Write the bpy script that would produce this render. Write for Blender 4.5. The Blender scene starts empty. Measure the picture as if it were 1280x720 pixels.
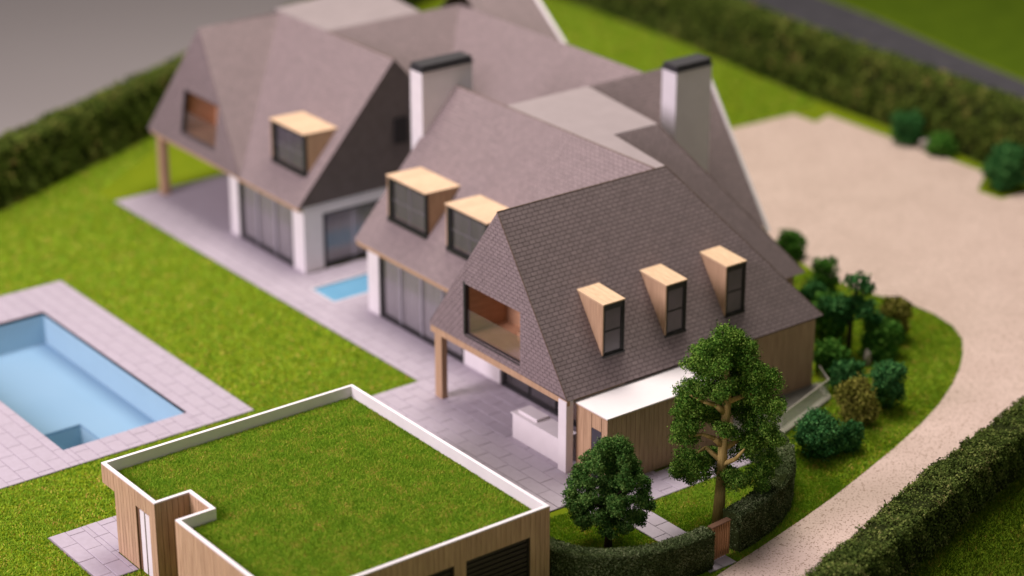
import bpy, math, random
import numpy as np
from mathutils import Vector, Matrix

random.seed(7)
rng = np.random.default_rng(7)
scene = bpy.context.scene
COL = scene.collection

# ------------------------------------------------------------------ camera
F_PX = 2849.0
dX = Vector((4060, 1210, -F_PX)).normalized()
dY = Vector((-2360, 1210, -F_PX)); dY = (dY - dX * dX.dot(dY.normalized()) * dY.length).normalized()
dZ = dX.cross(dY)
rot = Matrix(((dX.x, dX.y, dX.z), (dY.x, dY.y, dY.z), (dZ.x, dZ.y, dZ.z)))
cam_d = bpy.data.cameras.new('camera')
cam = bpy.data.objects.new('camera', cam_d)
COL.objects.link(cam)
CAM = Vector((-43.098, -53.488, 36.0))
cam.matrix_world = Matrix.Translation(CAM) @ rot.to_4x4()
cam_d.sensor_width = 36.0
cam_d.lens = F_PX / 1280 * 36
cam_d.clip_start = 1.0
cam_d.clip_end = 1500
cam_d.dof.use_dof = True
cam_d.dof.focus_distance = 73.0
cam_d.dof.aperture_fstop = 0.078
scene.camera = cam

# ------------------------------------------------------------------ world and lamps (indoor display light)
world = bpy.data.worlds.new('World'); scene.world = world
world.use_nodes = True
bg = world.node_tree.nodes['Background']
bg.inputs[0].default_value = (1.0, 0.95, 0.90, 1)
bg.inputs[1].default_value = 0.20

def area(name, loc, target, size, power, color):
    l = bpy.data.lights.new(name, 'AREA'); l.shape = 'DISK'; l.size = size; l.energy = power; l.color = color
    o = bpy.data.objects.new(name, l); COL.objects.link(o); o.location = loc
    o.rotation_euler = (Vector(target) - Vector(loc)).to_track_quat('-Z', 'Y').to_euler()
    return o
area('window_light', (-62, 16, 38), (2, 6, 0), 34, 56000, (1.0, 0.86, 0.97))
area('ceiling_light', (16, 22, 62), (6, 4, 0), 40, 52000, (1.0, 0.92, 0.84))

scene.view_settings.view_transform = 'Standard'
scene.view_settings.look = 'None'
scene.view_settings.exposure = 0
scene.view_settings.gamma = 1
scene.render.engine = 'CYCLES'

# ------------------------------------------------------------------ materials
def nodes_of(m):
    m.use_nodes = True
    return m.node_tree.nodes, m.node_tree.links, m.node_tree.nodes['Principled BSDF']

def mat(name, col, col2=None, scale=3.0, stretch=(1, 1, 1), rough=0.7, bump=0.0, bump_scale=40.0, island=0.0,
        spec=0.3, detail=4.0, fac=(0.35, 0.65), objrand=0.0):
    m = bpy.data.materials.new(name)
    N, L, P = nodes_of(m)
    P.inputs['Roughness'].default_value = rough
    P.inputs['Specular IOR Level'].default_value = spec
    tc = N.new('ShaderNodeNewGeometry')
    mp = N.new('ShaderNodeMapping'); mp.inputs['Scale'].default_value = stretch
    L.new(tc.outputs['Position'], mp.inputs['Vector'])
    c2 = col2 or tuple(c * 0.85 for c in col)
    nz = N.new('ShaderNodeTexNoise'); nz.inputs['Scale'].default_value = scale; nz.inputs['Detail'].default_value = detail
    L.new(mp.outputs[0], nz.inputs['Vector'])
    mr = N.new('ShaderNodeMapRange'); mr.inputs[1].default_value = fac[0]; mr.inputs[2].default_value = fac[1]
    L.new(nz.outputs[0], mr.inputs[0])
    mx = N.new('ShaderNodeMix'); mx.data_type = 'RGBA'
    mx.inputs[6].default_value = (*col, 1); mx.inputs[7].default_value = (*c2, 1)
    L.new(mr.outputs[0], mx.inputs[0])
    out = mx.outputs[2]
    for amount, src in ((island, tc.outputs['Random Per Island']), (objrand, None)):
        if amount:
            if src is None:
                oi = N.new('ShaderNodeObjectInfo'); src = oi.outputs['Random']
            r = N.new('ShaderNodeMapRange'); r.inputs[3].default_value = 1 - amount; r.inputs[4].default_value = 1 + amount
            L.new(src, r.inputs[0])
            hs = N.new('ShaderNodeHueSaturation'); L.new(r.outputs[0], hs.inputs['Value']); L.new(out, hs.inputs['Color'])
            out = hs.outputs[0]
    L.new(out, P.inputs['Base Color'])
    if bump:
        n2 = N.new('ShaderNodeTexNoise'); n2.inputs['Scale'].default_value = bump_scale; n2.inputs['Detail'].default_value = 3
        L.new(mp.outputs[0], n2.inputs['Vector'])
        b = N.new('ShaderNodeBump'); b.inputs['Strength'].default_value = bump; b.inputs['Distance'].default_value = 0.03
        L.new(n2.outputs[0], b.inputs['Height']); L.new(b.outputs[0], P.inputs['Normal'])
    return m

def leafmat(name, ramp, rough=0.85, scale=0.6, spec=0.06, trans=0.0, mixn=0.5):
    """colour varies from leaf to leaf (random per island) and in broad patches"""
    m = bpy.data.materials.new(name)
    N, L, P = nodes_of(m)
    P.inputs['Roughness'].default_value = rough
    P.inputs['Specular IOR Level'].default_value = spec
    g = N.new('ShaderNodeNewGeometry')
    nz = N.new('ShaderNodeTexNoise'); nz.inputs['Scale'].default_value = scale; nz.inputs['Detail'].default_value = 3
    L.new(g.outputs['Position'], nz.inputs['Vector'])
    mr = N.new('ShaderNodeMapRange'); mr.inputs[1].default_value = 0.3; mr.inputs[2].default_value = 0.7
    L.new(nz.outputs[0], mr.inputs[0])
    mx = N.new('ShaderNodeMix'); mx.data_type = 'FLOAT'; mx.inputs[0].default_value = mixn
    L.new(g.outputs['Random Per Island'], mx.inputs[2]); L.new(mr.outputs[0], mx.inputs[3])
    cr = N.new('ShaderNodeValToRGB')
    while len(cr.color_ramp.elements) < len(ramp): cr.color_ramp.elements.new(0.5)
    for e, (p, c) in zip(cr.color_ramp.elements, ramp):
        e.position = p; e.color = (*c, 1)
    L.new(mx.outputs[0], cr.inputs[0]); L.new(cr.outputs[0], P.inputs['Base Color'])
    return m

M = {}
M['slate'] = mat('slate', (0.272, 0.213, 0.212), (0.235, 0.183, 0.182), 5, rough=0.75, island=0.06, bump=0.25, bump_scale=60)
M['slate_base'] = mat('slate_base', (0.13, 0.10, 0.10), rough=0.85)
M['gable_shade'] = mat('shaded_gable_card', (0.125, 0.10, 0.095), rough=0.8)  # far south gable: its shade is put into the card colour
M['flat_roof'] = mat('flat_roof', (0.28, 0.235, 0.235), (0.262, 0.22, 0.22), 1.5, rough=0.8, bump=0.15, bump_scale=50)
M['edge'] = mat('roof_edge', (0.16, 0.11, 0.08), rough=0.8)
wood_st = (9, 9, 0.5)
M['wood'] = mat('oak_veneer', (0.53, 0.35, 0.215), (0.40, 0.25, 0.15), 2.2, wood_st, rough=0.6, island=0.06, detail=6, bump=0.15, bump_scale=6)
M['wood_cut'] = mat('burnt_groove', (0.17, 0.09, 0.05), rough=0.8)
M['wood_top'] = mat('lit_oak_top', (0.66, 0.47, 0.29), (0.56, 0.38, 0.23), 2.5, (8, 1, 8), rough=0.6, island=0.06, detail=5)  # same oak as the walls, painted paler for overhead light on dormer tops
M['wood_top_w'] = mat('lit_oak_top_long', (0.66, 0.47, 0.31), (0.56, 0.38, 0.24), 2.5, (1, 8, 8), rough=0.6, island=0.06, detail=5)  # west dormer tops, overhead light likewise painted into the oak
M['room'] = mat('interior_wood', (0.56, 0.33, 0.20), (0.47, 0.27, 0.16), 2, (1, 1, 6), rough=0.6, detail=5)
M['white'] = mat('white_card', (0.78, 0.73, 0.74), (0.74, 0.69, 0.70), 2, rough=0.6, bump=0.05)
M['white_roof'] = mat('white_roof_card', (0.74, 0.70, 0.69), (0.71, 0.67, 0.66), 1.2, rough=0.55, bump=0.05)
M['paving'] = mat('stone_paving', (0.415, 0.365, 0.415), (0.39, 0.34, 0.385), 5, rough=0.75, bump=0.15, bump_scale=50, objrand=0.022, island=0.02)
M['joint'] = mat('paving_joint', (0.24, 0.20, 0.22), rough=0.9)
M['black'] = mat('black_frame', (0.018, 0.017, 0.018), rough=0.45, spec=0.4)
M['cap'] = mat('chimney_cap', (0.035, 0.033, 0.036), rough=0.6)
M['shutter'] = mat('dark_shutter', (0.035, 0.026, 0.022), rough=0.6)
M['curtain'] = mat('grey_curtain', (0.47, 0.445, 0.50), (0.40, 0.38, 0.43), 1.5, (3, 3, 0.2), rough=0.8)
M['dark_in'] = mat('dark_interior', (0.06, 0.055, 0.07), rough=0.8)
M['pool'] = mat('pool_liner', (0.33, 0.50, 0.60), (0.315, 0.48, 0.58), 0.7, rough=0.6, spec=0.2)
M['basin_blue'] = mat('basin_blue', (0.14, 0.34, 0.50), (0.12, 0.31, 0.47), 0.7, rough=0.4)
M['pool_floor'] = mat('pool_floor', (0.225, 0.37, 0.50), (0.21, 0.355, 0.485), 0.3, rough=0.6, spec=0.2)
M['lawn'] = mat('lawn_ground', (0.165, 0.215, 0.008), (0.14, 0.195, 0.007), 0.8, rough=0.95, spec=0.05, bump=0.5, bump_scale=20, fac=(0.3, 0.7))
M['gravel'] = mat('gravel', (0.60, 0.465, 0.40), (0.56, 0.43, 0.368), 0.5, rough=0.9, spec=0.1, bump=0.5, bump_scale=14)
M['asphalt'] = mat('asphalt', (0.075, 0.07, 0.08), (0.055, 0.052, 0.06), 1, rough=0.9)
M['table'] = mat('grey_tabletop', (0.30, 0.27, 0.265), (0.29, 0.26, 0.255), 0.05, rough=0.8)
M['bark_pale'] = mat('pale_bark', (0.50, 0.36, 0.12), (0.36, 0.25, 0.08), 5, (3, 3, 0.6), rough=0.85, bump=0.5, bump_scale=8)
M['bark_dark'] = mat('dark_bark', (0.05, 0.032, 0.022), (0.03, 0.02, 0.014), 5, (3, 3, 0.6), rough=0.9, bump=0.5, bump_scale=8)
M['gate'] = mat('gate_wood', (0.42, 0.21, 0.09), (0.31, 0.15, 0.06), 3, (9, 9, 0.6), rough=0.6, island=0.1)
M['rock'] = mat('pale_rock', (0.42, 0.37, 0.33), (0.25, 0.21, 0.19), 4, rough=0.9, bump=0.6, bump_scale=8)
M['yard'] = mat('grey_yard', (0.20, 0.19, 0.16), rough=0.8)
M['concrete'] = mat('pale_kerb', (0.42, 0.38, 0.32), rough=0.8)

# dark specks pressed into the gravel card
N, L, P = nodes_of(M['gravel'])
g = N.new('ShaderNodeNewGeometry'); v = N.new('ShaderNodeTexNoise'); v.inputs['Scale'].default_value = 17; v.inputs['Detail'].default_value = 2
L.new(g.outputs['Position'], v.inputs['Vector'])
r_ = N.new('ShaderNodeMapRange'); r_.inputs[1].default_value = 0.56; r_.inputs[2].default_value = 0.66
L.new(v.outputs[0], r_.inputs[0])
mx = N.new('ShaderNodeMix'); mx.data_type = 'RGBA'
old = P.inputs['Base Color'].links[0].from_socket
L.new(r_.outputs[0], mx.inputs[0]); L.new(old, mx.inputs[6]); mx.inputs[7].default_value = (0.26, 0.18, 0.13, 1)
L.new(mx.outputs[2], P.inputs['Base Color'])

M['grass'] = leafmat('grass_blades', [(0.05, (0.115, 0.25, 0.016)), (0.45, (0.225, 0.40, 0.024)), (0.76, (0.35, 0.49, 0.035)), (0.90, (0.66, 0.42, 0.11))], scale=1.6, mixn=0.25)
M['grass_shaded'] = leafmat('shaded_grass_blades', [(0.05, (0.05, 0.11, 0.005)), (0.45, (0.10, 0.17, 0.008)), (0.78, (0.16, 0.21, 0.012)), (0.92, (0.30, 0.22, 0.04))], scale=1.6, mixn=0.25)  # lawn blades darkened, the shade outside the driveway hedge is in their colour
M['lawn_dark'] = mat('outer_lawn', (0.085, 0.135, 0.006), (0.07, 0.115, 0.005), 0.6, rough=0.95, spec=0.05, bump=0.5, bump_scale=20)  # hedge shade painted in at outer_lawn; plain darker green beyond the road
M['leaf_a'] = leafmat('tree_leaf', [(0.1, (0.028, 0.09, 0.010)), (0.5, (0.075, 0.175, 0.018)), (0.9, (0.24, 0.36, 0.06))], mixn=0.3, scale=2)
M['leaf_b'] = leafmat('dark_tree_leaf', [(0.1, (0.022, 0.07, 0.012)), (0.5, (0.055, 0.14, 0.024)), (0.9, (0.17, 0.27, 0.065))], mixn=0.3, scale=2)
M['leaf_c'] = leafmat('bluish_shrub_leaf', [(0.1, (0.014, 0.065, 0.018)), (0.5, (0.034, 0.13, 0.032)), (0.9, (0.10, 0.25, 0.07))], mixn=0.3, scale=2)
M['leaf_d'] = leafmat('olive_shrub_leaf', [(0.1, (0.08, 0.085, 0.012)), (0.5, (0.16, 0.165, 0.025)), (0.95, (0.30, 0.26, 0.06))], mixn=0.3, scale=2)
M['leaf_e'] = leafmat('green_shrub_leaf', [(0.1, (0.022, 0.09, 0.010)), (0.5, (0.055, 0.165, 0.020)), (0.9, (0.14, 0.29, 0.045))], mixn=0.3, scale=2)
M['hedge'] = leafmat('hedge_leaf', [(0.1, (0.035, 0.055, 0.008)), (0.5, (0.085, 0.125, 0.018)), (0.75, (0.15, 0.18, 0.035)), (0.95, (0.26, 0.17, 0.06))], mixn=0.5, scale=0.9)
M['hedge_near'] = leafmat('near_hedge_leaf', [(0.1, (0.03, 0.05, 0.010)), (0.5, (0.085, 0.125, 0.022)), (0.8, (0.19, 0.22, 0.055)), (0.97, (0.28, 0.22, 0.10))], mixn=0.4, scale=1.5)
M['hedge_fine'] = leafmat('clipped_hedge_leaf', [(0.1, (0.035, 0.055, 0.018)), (0.6, (0.075, 0.105, 0.038)), (0.9, (0.24, 0.27, 0.14))], mixn=0.3, scale=2)
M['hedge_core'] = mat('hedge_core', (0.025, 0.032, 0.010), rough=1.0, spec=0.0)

def glass(name, tint, trans=0.7):
    m = bpy.data.materials.new(name); N, L, P = nodes_of(m)
    N.remove(P)
    out = N['Material Output']
    t = N.new('ShaderNodeBsdfTransparent'); t.inputs[0].default_value = (*tint, 1)
    gl = N.new('ShaderNodeBsdfGlossy'); gl.inputs['Roughness'].default_value = 0.12; gl.inputs[0].default_value = (0.8, 0.8, 0.82, 1)
    df = N.new('ShaderNodeBsdfDiffuse'); df.inputs[0].default_value = (0.55, 0.5, 0.5, 1)
    a = N.new('ShaderNodeMixShader'); a.inputs[0].default_value = 0.3
    L.new(gl.outputs[0], a.inputs[1]); L.new(df.outputs[0], a.inputs[2])
    b = N.new('ShaderNodeMixShader'); b.inputs[0].default_value = trans
    L.new(a.outputs[0], b.inputs[1]); L.new(t.outputs[0], b.inputs[2])
    L.new(b.outputs[0], out.inputs[0])
    return m
M['glass'] = glass('window_glass', (0.88, 0.87, 0.86), 0.88)
M['acrylic'] = glass('clear_acrylic', (0.90, 0.93, 0.90), 0.86)
M['balu'] = glass('balustrade_glass', (0.93, 0.92, 0.90), 0.86)

# ------------------------------------------------------------------ mesh helpers
class MB:
    def __init__(s): s.v = []; s.f = []
    def add(s, vs, fs):
        n = len(s.v); s.v += [tuple(map(float, v)) for v in vs]; s.f += [tuple(i + n for i in f) for f in fs]; return s
    def box(s, x0, x1, y0, y1, z0, z1):
        return s.add([(x0, y0, z0), (x1, y0, z0), (x1, y1, z0), (x0, y1, z0), (x0, y0, z1), (x1, y0, z1), (x1, y1, z1), (x0, y1, z1)],
                     [(3, 2, 1, 0), (4, 5, 6, 7), (0, 1, 5, 4), (1, 2, 6, 5), (2, 3, 7, 6), (3, 0, 4, 7)])
    def prism(s, poly, z0, z1):
        """poly: (x, y) counter-clockwise"""
        n = len(poly)
        return s.add([(x, y, z0) for x, y in poly] + [(x, y, z1) for x, y in poly],
                     [tuple(range(n))[::-1], tuple(range(n, 2 * n))] + [(i, (i + 1) % n, (i + 1) % n + n, i + n) for i in range(n)])
    def plate(s, pts, t):
        """planar polygon in space, counter-clockwise seen from outside, thickness t inward"""
        pts = [Vector(p) for p in pts]; n = len(pts)
        nr = Vector((0, 0, 0))
        for i in range(n): nr += pts[i].cross(pts[(i + 1) % n])
        nr.normalize()
        lo = [p - nr * t for p in pts]
        return s.add(lo + pts, [tuple(range(n))[::-1], tuple(range(n, 2 * n))] + [(i, (i + 1) % n, (i + 1) % n + n, i + n) for i in range(n)])
    def tube(s, p0, p1, r0, r1, n=10):
        p0, p1 = Vector(p0), Vector(p1); d = (p1 - p0).normalized()
        a = d.orthogonal().normalized(); b = d.cross(a)
        vs = [p + (a * math.cos(k * 2 * math.pi / n) + b * math.sin(k * 2 * math.pi / n)) * r for p, r in ((p0, r0), (p1, r1)) for k in range(n)]
        return s.add(vs, [tuple(range(n))[::-1], tuple(range(n, 2 * n))] + [(i, (i + 1) % n, (i + 1) % n + n, i + n) for i in range(n)])

WORLD = {}
def base(parent): return WORLD.get(parent.name, Vector((0, 0, 0))) if parent else Vector((0, 0, 0))
def mk(name, mb, m, parent=None, loc=None, bevel=0.0, smooth=False):
    """vertices given in world space; the object sits at loc (or at its parent's place)"""
    o_w = Vector(loc) if loc is not None else base(parent)
    me = bpy.data.meshes.new(name)
    me.from_pydata([(x - o_w.x, y - o_w.y, z - o_w.z) for x, y, z in mb.v], [], mb.f)
    me.materials.append(M[m]); me.update()
    o = bpy.data.objects.new(name, me); COL.objects.link(o)
    if smooth:
        for p in me.polygons: p.use_smooth = True
    if parent: o.parent = parent; o.location = o_w - base(parent)
    else: o.location = o_w
    WORLD[o.name] = o_w
    if bevel:
        b = o.modifiers.new('bevel', 'BEVEL'); b.width = bevel; b.segments = 2; b.limit_method = 'ANGLE'
    return o
def thing(name, loc, label, cat, group=None):
    o = bpy.data.objects.new(name, None); COL.objects.link(o); o.location = loc; o.empty_display_size = 0.3
    WORLD[o.name] = Vector(loc); o['label'] = label; o['category'] = cat
    if group: o['group'] = group
    return o
def tag(o, label=None, cat=None, group=None, kind=None):
    for k, v_ in (('label', label), ('category', cat), ('group', group), ('kind', kind)):
        if v_: o[k] = v_
    return o
def npmesh(name, verts, nper, m, parent=None, loc=None, quad=True):
    """many separate small polygons of nper corners each; verts (n*nper,3) in world space"""
    o_w = Vector(loc) if loc is not None else base(parent)
    n = len(verts); k = n // nper
    me = bpy.data.meshes.new(name)
    me.vertices.add(n); me.vertices.foreach_set('co', (verts - np.array(o_w)[None]).astype(np.float32).ravel())
    me.loops.add(n); me.loops.foreach_set('vertex_index', np.arange(n, dtype=np.int32))
    me.polygons.add(k); me.polygons.foreach_set('loop_start', np.arange(0, n, nper, dtype=np.int32))
    me.materials.append(M[m]); me.update(calc_edges=True)
    o = bpy.data.objects.new(name, me); COL.objects.link(o)
    if parent: o.parent = parent; o.location = o_w - base(parent)
    else: o.location = o_w
    WORLD[o.name] = o_w
    return o

def rand_unit(n):
    v = rng.normal(size=(n, 3)); return v / np.linalg.norm(v, axis=1)[:, None]
def leaf_quads(pts, nrm, size, spread=0.9):
    """small pointed four-corner leaves, facing roughly along nrm"""
    n = len(pts)
    d = nrm + rand_unit(n) * spread; d /= np.linalg.norm(d, axis=1)[:, None]
    a = np.cross(d, rand_unit(n)); a /= np.linalg.norm(a, axis=1)[:, None] + 1e-9
    b = np.cross(d, a)
    s = (size * rng.uniform(0.6, 1.35, n))[:, None]
    w = 0.55
    q = np.stack([pts - a * s, pts - b * s * w, pts + a * s, pts + b * s * w], 1)
    return q.reshape(-1, 3)

def in_poly(x, y, poly):
    c = np.zeros(len(x), bool); n = len(poly)
    for i in range(n):
        x0, y0 = poly[i]; x1, y1 = poly[(i + 1) % n]
        t = ((y0 > y) != (y1 > y))
        c ^= t & (x < (x1 - x0) * (y - y0) / (y1 - y0 + 1e-12) + x0)
    return c
def blades(name, poly, z, density, h, w, m='grass', parent=None, holes=(), lean=0.5):
    xs = [p[0] for p in poly]; ys = [p[1] for p in poly]
    A = (max(xs) - min(xs)) * (max(ys) - min(ys)); n = int(A * density)
    x = rng.uniform(min(xs), max(xs), n); y = rng.uniform(min(ys), max(ys), n)
    k = in_poly(x, y, poly)
    for hp in holes: k &= ~in_poly(x, y, hp)
    x, y = x[k], y[k]; n = len(x)
    th = rng.uniform(0, 2 * math.pi, n); hh = h * rng.uniform(0.5, 1.3, n)
    lx, ly = rng.normal(0, lean, n) * hh, rng.normal(0, lean, n) * hh
    ww = w * rng.uniform(0.7, 1.3, n)
    zb = np.full(n, z)
    v = np.stack([np.stack([x - np.cos(th) * ww, y - np.sin(th) * ww, zb], 1), np.stack([x + np.cos(th) * ww, y + np.sin(th) * ww, zb], 1),
                  np.stack([x + lx, y + ly, z + hh], 1)], 1).reshape(-1, 3)
    o = npmesh(name, v, 3, m, parent, quad=False)
    o['kind'] = 'stuff'
    return o

# ------------------------------------------------------------------ ground and setting
ZL = -0.06
table = mk('tabletop', MB().box(-300, 500, -300, 500, -2.9, -2.8), 'table'); tag(table, kind='structure', label='plain grey tabletop beyond the model board')
def lh(x): return 36.5 + 0.465 * x       # foot of the hedge on the far left
board = [(-60, -60), (120, -60), (120, 60 + 52), (38 + 40, lh(38) + 20), (38, lh(38) + 1.5), (-60, lh(-60) + 1.5)]
POOL_HOLE = (-12.75, -7.85, 11.95, 23.25)
# lawn sheet built of strips so that the pool basin stays open
lw = MB()
x0, x1, y0, y1 = POOL_HOLE
def sheet(poly): lw.add([(x, y, ZL) for x, y in poly], [tuple(range(len(poly)))])
sheet([(-60, -60), (x0, -60), (x0, lh(x0) + 1.5), (-60, lh(-60) + 1.5)])
sheet([(x1, -60), (120, -60), (120, 110), (60, 75), (38, lh(38) + 1.5), (x1, lh(x1) + 1.5)])
sheet([(x0, -60), (x1, -60), (x1, y0), (x0, y0)])
sheet([(x0, y1), (x1, y1), (x1, lh(x1) + 1.5), (x0, lh(x0) + 1.5)])
# board edge
e0, e1 = (-60, lh(-60) + 1.5), (38, lh(38) + 1.5)
lw.add([(e0[0], e0[1], ZL), (e1[0], e1[1], ZL), (e1[0], e1[1], -2.8), (e0[0], e0[1], -2.8)], [(0, 1, 2, 3)])
lawn = mk('lawn_ground', lw, 'lawn'); tag(lawn, kind='structure', label='green lawn base of the model board')

drive_in = [(24, 23.3), (20.5, 13.0), (19.3, 7.6), (19.35, 5.6), (19.6, 4.3), (19.95, 3.1), (20.0, 1.95), (19.7, 0.6), (19.05, -0.5), (18.1, -1.4), (17.0, -2.25), (15.68, -3.07),
            (14.1, -3.9), (12.3, -4.65), (10.3, -5.35), (8.1, -6.03), (6.0, -6.65), (4.0, -7.15), (2.0, -7.6), (0, -8.02), (-4, -8.95), (-9, -10.2), (-16, -12)]
drive_out = [(-16, -17), (-6, -13.4), (-0.2, -11.6), (4.3, -10.2), (8.7, -8.8), (13.8, -7.6), (20, -6.2), (34, -3.2), (46, -2), (46, 8.0), (36, 8.4), (33.23, 8.76), (31.82, 8.82),
             (31.73, 10.16), (33.84, 11.57), (33.92, 21.87), (32.68, 21.44), (32.66, 22.99), (28.77, 23.22)]
dp = drive_in + drive_out
dr = MB(); dr.prism(dp, ZL - 0.03, ZL + 0.03)
drive = mk('driveway', dr, 'gravel'); tag(drive, kind='structure', label='pale pink gravel driveway curving round the house')
rr = [(50.5, 56), (49.3, 45), (48.6, 36.5), (48.1, 32.3), (46.6, 24.8), (45.8, 19.7), (44.6, 12), (43.2, 4)]
rl = [(x - 5.5, y + 0.2) for x, y in rr]
rd = MB(); rd.prism(rr[::-1][0:] + rl, ZL - 0.02, ZL + 0.02)
road = mk('road', rd, 'asphalt'); tag(road, kind='structure', label='dark asphalt road beyond the back hedge')

for nm, poly, lb in (('outer_lawn', [(-9, -30), (60, -22), (60, 1.5), (27, -5.9), (20, -7.4), (13.8, -8.9), (4.3, -11.5), (-9, -15.4)], 'green lawn outside the driveway hedge, hedge shade in its colour'),
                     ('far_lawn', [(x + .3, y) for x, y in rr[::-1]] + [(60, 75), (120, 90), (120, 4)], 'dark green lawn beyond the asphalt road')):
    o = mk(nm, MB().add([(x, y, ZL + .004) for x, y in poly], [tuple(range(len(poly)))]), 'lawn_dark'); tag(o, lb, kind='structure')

# ------------------------------------------------------------------ paving
TX, TY, GAP = 0.57, 1.15, 0.018
def tile_rects(rects):
    out = []
    for (a, b, c, d) in rects:
        i = math.floor(a / TX)
        while i * TX < b:
            xa, xb = max(a, i * TX), min(b, (i + 1) * TX)
            off = (TY / 2 if i % 2 else 0.0)
            j = math.floor((c - off) / TY)
            while j * TY + off < d:
                ya, yb = max(c, j * TY + off), min(d, (j + 1) * TY + off)
                if xb - xa > 0.08 and yb - ya > 0.08: out.append((xa, xb, ya, yb))
                j += 1
            i += 1
    return out
tile_cache = {}
def pave(parent, rects, z, limit, th=0.05):
    ts = tile_rects(rects)
    ts.sort(key=lambda t: (Vector(((t[0] + t[1]) / 2, (t[2] + t[3]) / 2, 0)) - CAM).length)
    P0 = base(parent)
    for (xa, xb, ya, yb) in ts[:limit]:
        k = (round(xb - xa, 2), round(yb - ya, 2))
        if k not in tile_cache:
            w, h = (xb - xa - GAP) / 2, (yb - ya - GAP) / 2; c = 0.012
            mb = MB()
            vs = [(-w, -h, 0), (w, -h, 0), (w, h, 0), (-w, h, 0), (-w, -h, th - c), (w, -h, th - c), (w, h, th - c), (-w, h, th - c),
                  (-w + c, -h + c, th), (w - c, -h + c, th), (w - c, h - c, th), (-w + c, h - c, th)]
            fs = [(0, 1, 5, 4), (1, 2, 6, 5), (2, 3, 7, 6), (3, 0, 4, 7), (4, 5, 9, 8), (5, 6, 10, 9), (6, 7, 11, 10), (7, 4, 8, 11), (8, 9, 10, 11)]
            me = bpy.data.meshes.new('paving_tile'); me.from_pydata(vs, [], fs); me.materials.append(M['paving']); tile_cache[k] = me
        o = bpy.data.objects.new('paving_tile', tile_cache[k]); COL.objects.link(o); o.parent = parent
        o.location = Vector(((xa + xb) / 2, (ya + yb) / 2, z - th + random.uniform(-0.003, 0.003))) - P0
    if len(ts) > limit:
        mb = MB()
        for (xa, xb, ya, yb) in ts[limit:]: mb.box(xa + GAP / 2, xb - GAP / 2, ya + GAP / 2, yb - GAP / 2, z - th, z)
        o = mk('paving_tiles', mb, 'paving', parent); o['kind'] = 'stuff'
    return len(ts)

# house terrace
SP = (1.8, 7.5, 17.1, 18.75)     # shallow basin by the house
ter = MB()
terr_rects = [(-5.05, 2.5, -1.74, 9.05), (-1.14, 7.6, -3.2, -1.74), (0.25, 2.5, 9.05, 17.1), (0.25, 1.8, 17.1, 18.75), (0.25, 2.5, 18.75, 32.5),
              (2.5, 8.0, 15.6, 17.1), (2.5, 8.0, 18.75, 20.2), (2.5, 9.0, 26.1, 32.5)]
for a, b, c, d in terr_rects: ter.box(a, b, c, d, -0.2, -0.018)
terrace = mk('terrace', ter, 'joint'); tag(terrace, kind='structure', label='lilac stone terrace round the model house')
pave(terrace, terr_rects, 0.0, 300)
ga = [(-16.0, -14.64, 3.1, 6.66), (-14.64, -13.5, 4.45, 6.66)]
gt = MB()
for a, b, c, d in ga: gt.box(a, b, c, d, -0.2, -0.018)
gter = mk('garage_patio', gt, 'joint'); tag(gter, kind='structure', label='small lilac paved patio beside the garage door')
pave(gter, ga, 0.0, 100)
pa = [(-0.57, 0.57, -7.9, -3.2)]
pt = MB(); pt.box(-0.57, 0.57, -7.9, -3.2, -0.2, -0.018)
path = mk('garden_path', pt, 'joint'); tag(path, kind='structure', label='narrow paved path from the gate to the terrace')
pave(path, pa, 0.0, 60)

# swimming pool
pool = thing('swimming_pool', (-10.3, 17.6, 0), 'long blue swimming pool with lilac paving round it', 'swimming pool')
pr = [(-19, x0, 10.65, 25.7), (x0, x1, 10.65, y0), (x0, x1, y1, 25.7), (x1, -5.83, 10.65, 25.7)]
cb = MB()
for a, b, c, d in pr: cb.box(a, b, c, d, -0.14, -0.018)
coping = mk('coping_base', cb, 'joint', pool)
pave(pool, pr, 0.0, 300)
D = -1.35; px1, py1 = -11.25, 14.0
b = MB()
b.box(x0 - 0.1, x0, y0 - 0.1, y1 + 0.1, -2.6, -0.02); b.box(x1, x1 + 0.1, y0 - 0.1, y1 + 0.1, -2.6, -0.02)
b.box(x0, x1, y0 - 0.1, y0, -2.6, -0.02); b.box(x0, x1, y1, y1 + 0.1, -2.6, -0.02)
mk('basin_wall', b, 'pool', pool)
b = MB(); b.box(px1 - 1.6, x1, 15.9, y1, D - 0.1, D); b.box(-10.15, x1, y0, 15.9, D - 0.1, D); b.box(x0, px1 - 1.5, 15.9, y1, D - 0.1, D)
mk('pool_floor', b, 'pool_floor', pool)
b = MB(); b.box(x0, -10.15, 15.9, 15.96, -2.5, D - 0.1); b.box(-10.15, -10.09, y0, 15.9, -2.5, D - 0.1); b.box(x0, -10.15, y0, 15.9, -2.55, -2.5)
mk('sunken_pit', b, 'pool', pool)
# shallow basin
sb = thing('water_basin', (3, 17.9, 0), 'small shallow blue basin let into the terrace between the two wings', 'water basin')
b = MB(); b.box(SP[0], SP[1], SP[2], SP[3], -0.16, -0.045)
mk('basin_floor', b, 'basin_blue', sb)
b = MB(); b.box(SP[0] - .05, SP[0], SP[2], SP[3], -0.16, 0.01); b.box(SP[0] - .05, SP[1], SP[3], SP[3] + .05, -0.16, 0.01); b.box(SP[0] - .05, SP[1], SP[2] - .05, SP[2], -0.16, 0.01)
mk('basin_rim', b, 'white', sb)

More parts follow.
